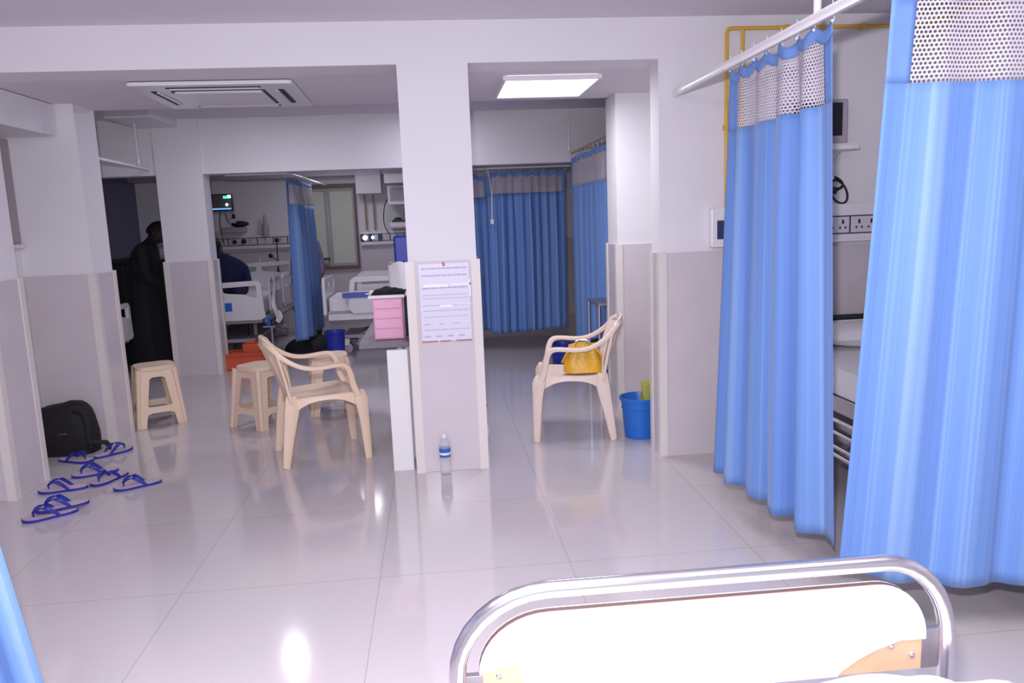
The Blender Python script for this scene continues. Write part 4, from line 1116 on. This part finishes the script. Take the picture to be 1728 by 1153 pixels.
# head, bowed
R = Matrix.Translation((.125, 0, 1.465)) @ Matrix.Rotation(math.radians(38), 4, 'Y')
def headpts(m, R, mi=0):
    def f_(u, v):
        a = 2*PI*u; b = PI*v; x = .096*math.sin(b)*math.cos(a); y = .076*math.sin(b)*math.sin(a); z = .118*math.cos(b)
        if z < 0: x *= 1+.25*z/.118*(-.3 if x > 0 else 1); y *= 1+.22*z/.118
        if x > 0: x += .022*math.exp(-((z+.012)/.022)**2-(y/.013)**2)*1.0; x -= .008*math.exp(-((z-.018)/.012)**2-((abs(y)-.03)/.014)**2); x += .005*math.exp(-((z+.055)/.008)**2-(y/.025)**2)
        return R @ Vector((x, y, z))
    m.grid(f_, 40, 28)
    for sy in (-1, 1):
        m.sweep([R @ Vector((-.005, sy*.076, .02)), R @ Vector((-.012, sy*.086, .0)), R @ Vector((0, sy*.078, -.03))], .03, .012, R.to_3x3() @ Vector((1, 0, 0)), 8, smooth=3)
def hairpts(m, R, low=-.03):
    def f_(u, v):
        a = 2*PI*u; b = PI*.62*v; x = .106*math.sin(b)*math.cos(a); y = .088*math.sin(b)*math.sin(a); z = .130*math.cos(b)
        if x > .03 and z < .06: x = .03+(x-.03)*.25; z = max(z, .045)
        return R @ Vector((x-.008, y, z+.002*math.sin(a*9)))
    m.grid(f_, 40, 16)
m = MB(); headpts(m, R); m.build('head', 'skin', t, angle=180)
m = MB(); hairpts(m, R); m.build('hair', 'hair', t, angle=180)
# person sitting up in the left ward bed
t = thing('person', 'person in dark navy clothes sitting hunched on the left ward bed', 'person', (-2.40, 9.55, .66))
t.scale = (.9, .9, .88)
H0 = (0, 0, .12)
body = [[(H0, .15), ((.0, -.01, .28), .16), ((-.02, -.02, .42), .15), ((-.09, -.03, .50), .10), ((-.14, -.04, .56), .052), ((-.17, -.05, .62), .055)]]
for s_ in (-1, 1):
    body.append([(H0, .15), ((s_*.12, -.04, .09), .09), ((s_*.16, -.36, .12), .07), ((s_*.14, -.12, .03), .045) if False else ((s_*.15, -.58, .05), .045)])
    body.append([((-.02, -.02, .42), .15), ((-.03+s_*.19, -.04, .40), .062), ((-.02+s_*.24, -.12, .20), .048), ((s_*.20, -.28, .14), .035), ((s_*.17, -.33, .145), .022)])
skin_body('body', body, 'cloth_navy', t)
for s_ in (-1, 1): skin_body('hand', hand_chains((s_*.17, -.33, .145), (-s_*.2, -1, -.1), (1, 0, 0), (0, 0, -1)), 'skin', t, 1)
R = Matrix.Translation((-.205, -.07, .70)) @ Matrix.Rotation(math.radians(-90), 4, 'Z') @ Matrix.Rotation(math.radians(30), 4, 'Y')
m = MB(); headpts(m, R); m.build('head', 'skin', t, angle=180)
m = MB(); hairpts(m, R); m.sweep([R @ Vector((-.08, 0, .05)), R @ Vector((-.11, 0, -.08)), R @ Vector((-.10, 0, -.22))], [.14, .12, .06], [.05, .05, .03], (1, 0, 0), smooth=4); m.build('hair', 'hair', t, angle=180)
# attendant half hidden behind the narrow curtain
t = thing('person', 'person in grey checked top half hidden behind the narrow back curtain', 'person', (-1.69, 10.6, 0))
H0 = (0, 0, .80)
body = [[(H0, .12), ((0, 0, .96), .125), ((0, 0, 1.14), .13), ((0, 0, 1.26), .09), ((0, 0, 1.31), .05), ((-.01, 0, 1.35), .05)]]
for s_ in (-1, 1):
    body.append([((0, 0, 1.26), .09), ((s_*.13, 0, 1.22), .058), ((s_*.18, 0, 1.0), .045), ((s_*.19, -.08, .84), .034), ((s_*.185, -.11, .80), .022)])
skin_body('shirt', body, 'cloth_grey', t)
lg = [[((0, 0, .82), .115), ((0, 0, .76), .12)]]
for s_ in (-1, 1): lg.append([((0, 0, .76), .12), ((s_*.08, 0, .68), .085), ((s_*.085, -.01, .42), .06), ((s_*.09, 0, .09), .042), ((s_*.09, -.04, .04), .04), ((s_*.095, -.12, .03), .034)])
skin_body('trousers', lg, 'cloth_black', t)
for s_ in (-1, 1): skin_body('hand', hand_chains((s_*.185, -.11, .80), (0, -.4, -1), (0, 1, 0), (-s_, 0, 0)), 'skin', t, 1)
R = Matrix.Translation((-.02, -.015, 1.40)) @ Matrix.Rotation(math.radians(-100), 4, 'Z') @ Matrix.Rotation(math.radians(30), 4, 'Y')
m = MB(); headpts(m, R); m.build('head', 'skin', t, angle=180)
m = MB(); hairpts(m, R); m.build('hair', 'hair', t, angle=180)
bpy.context.view_layer.update()
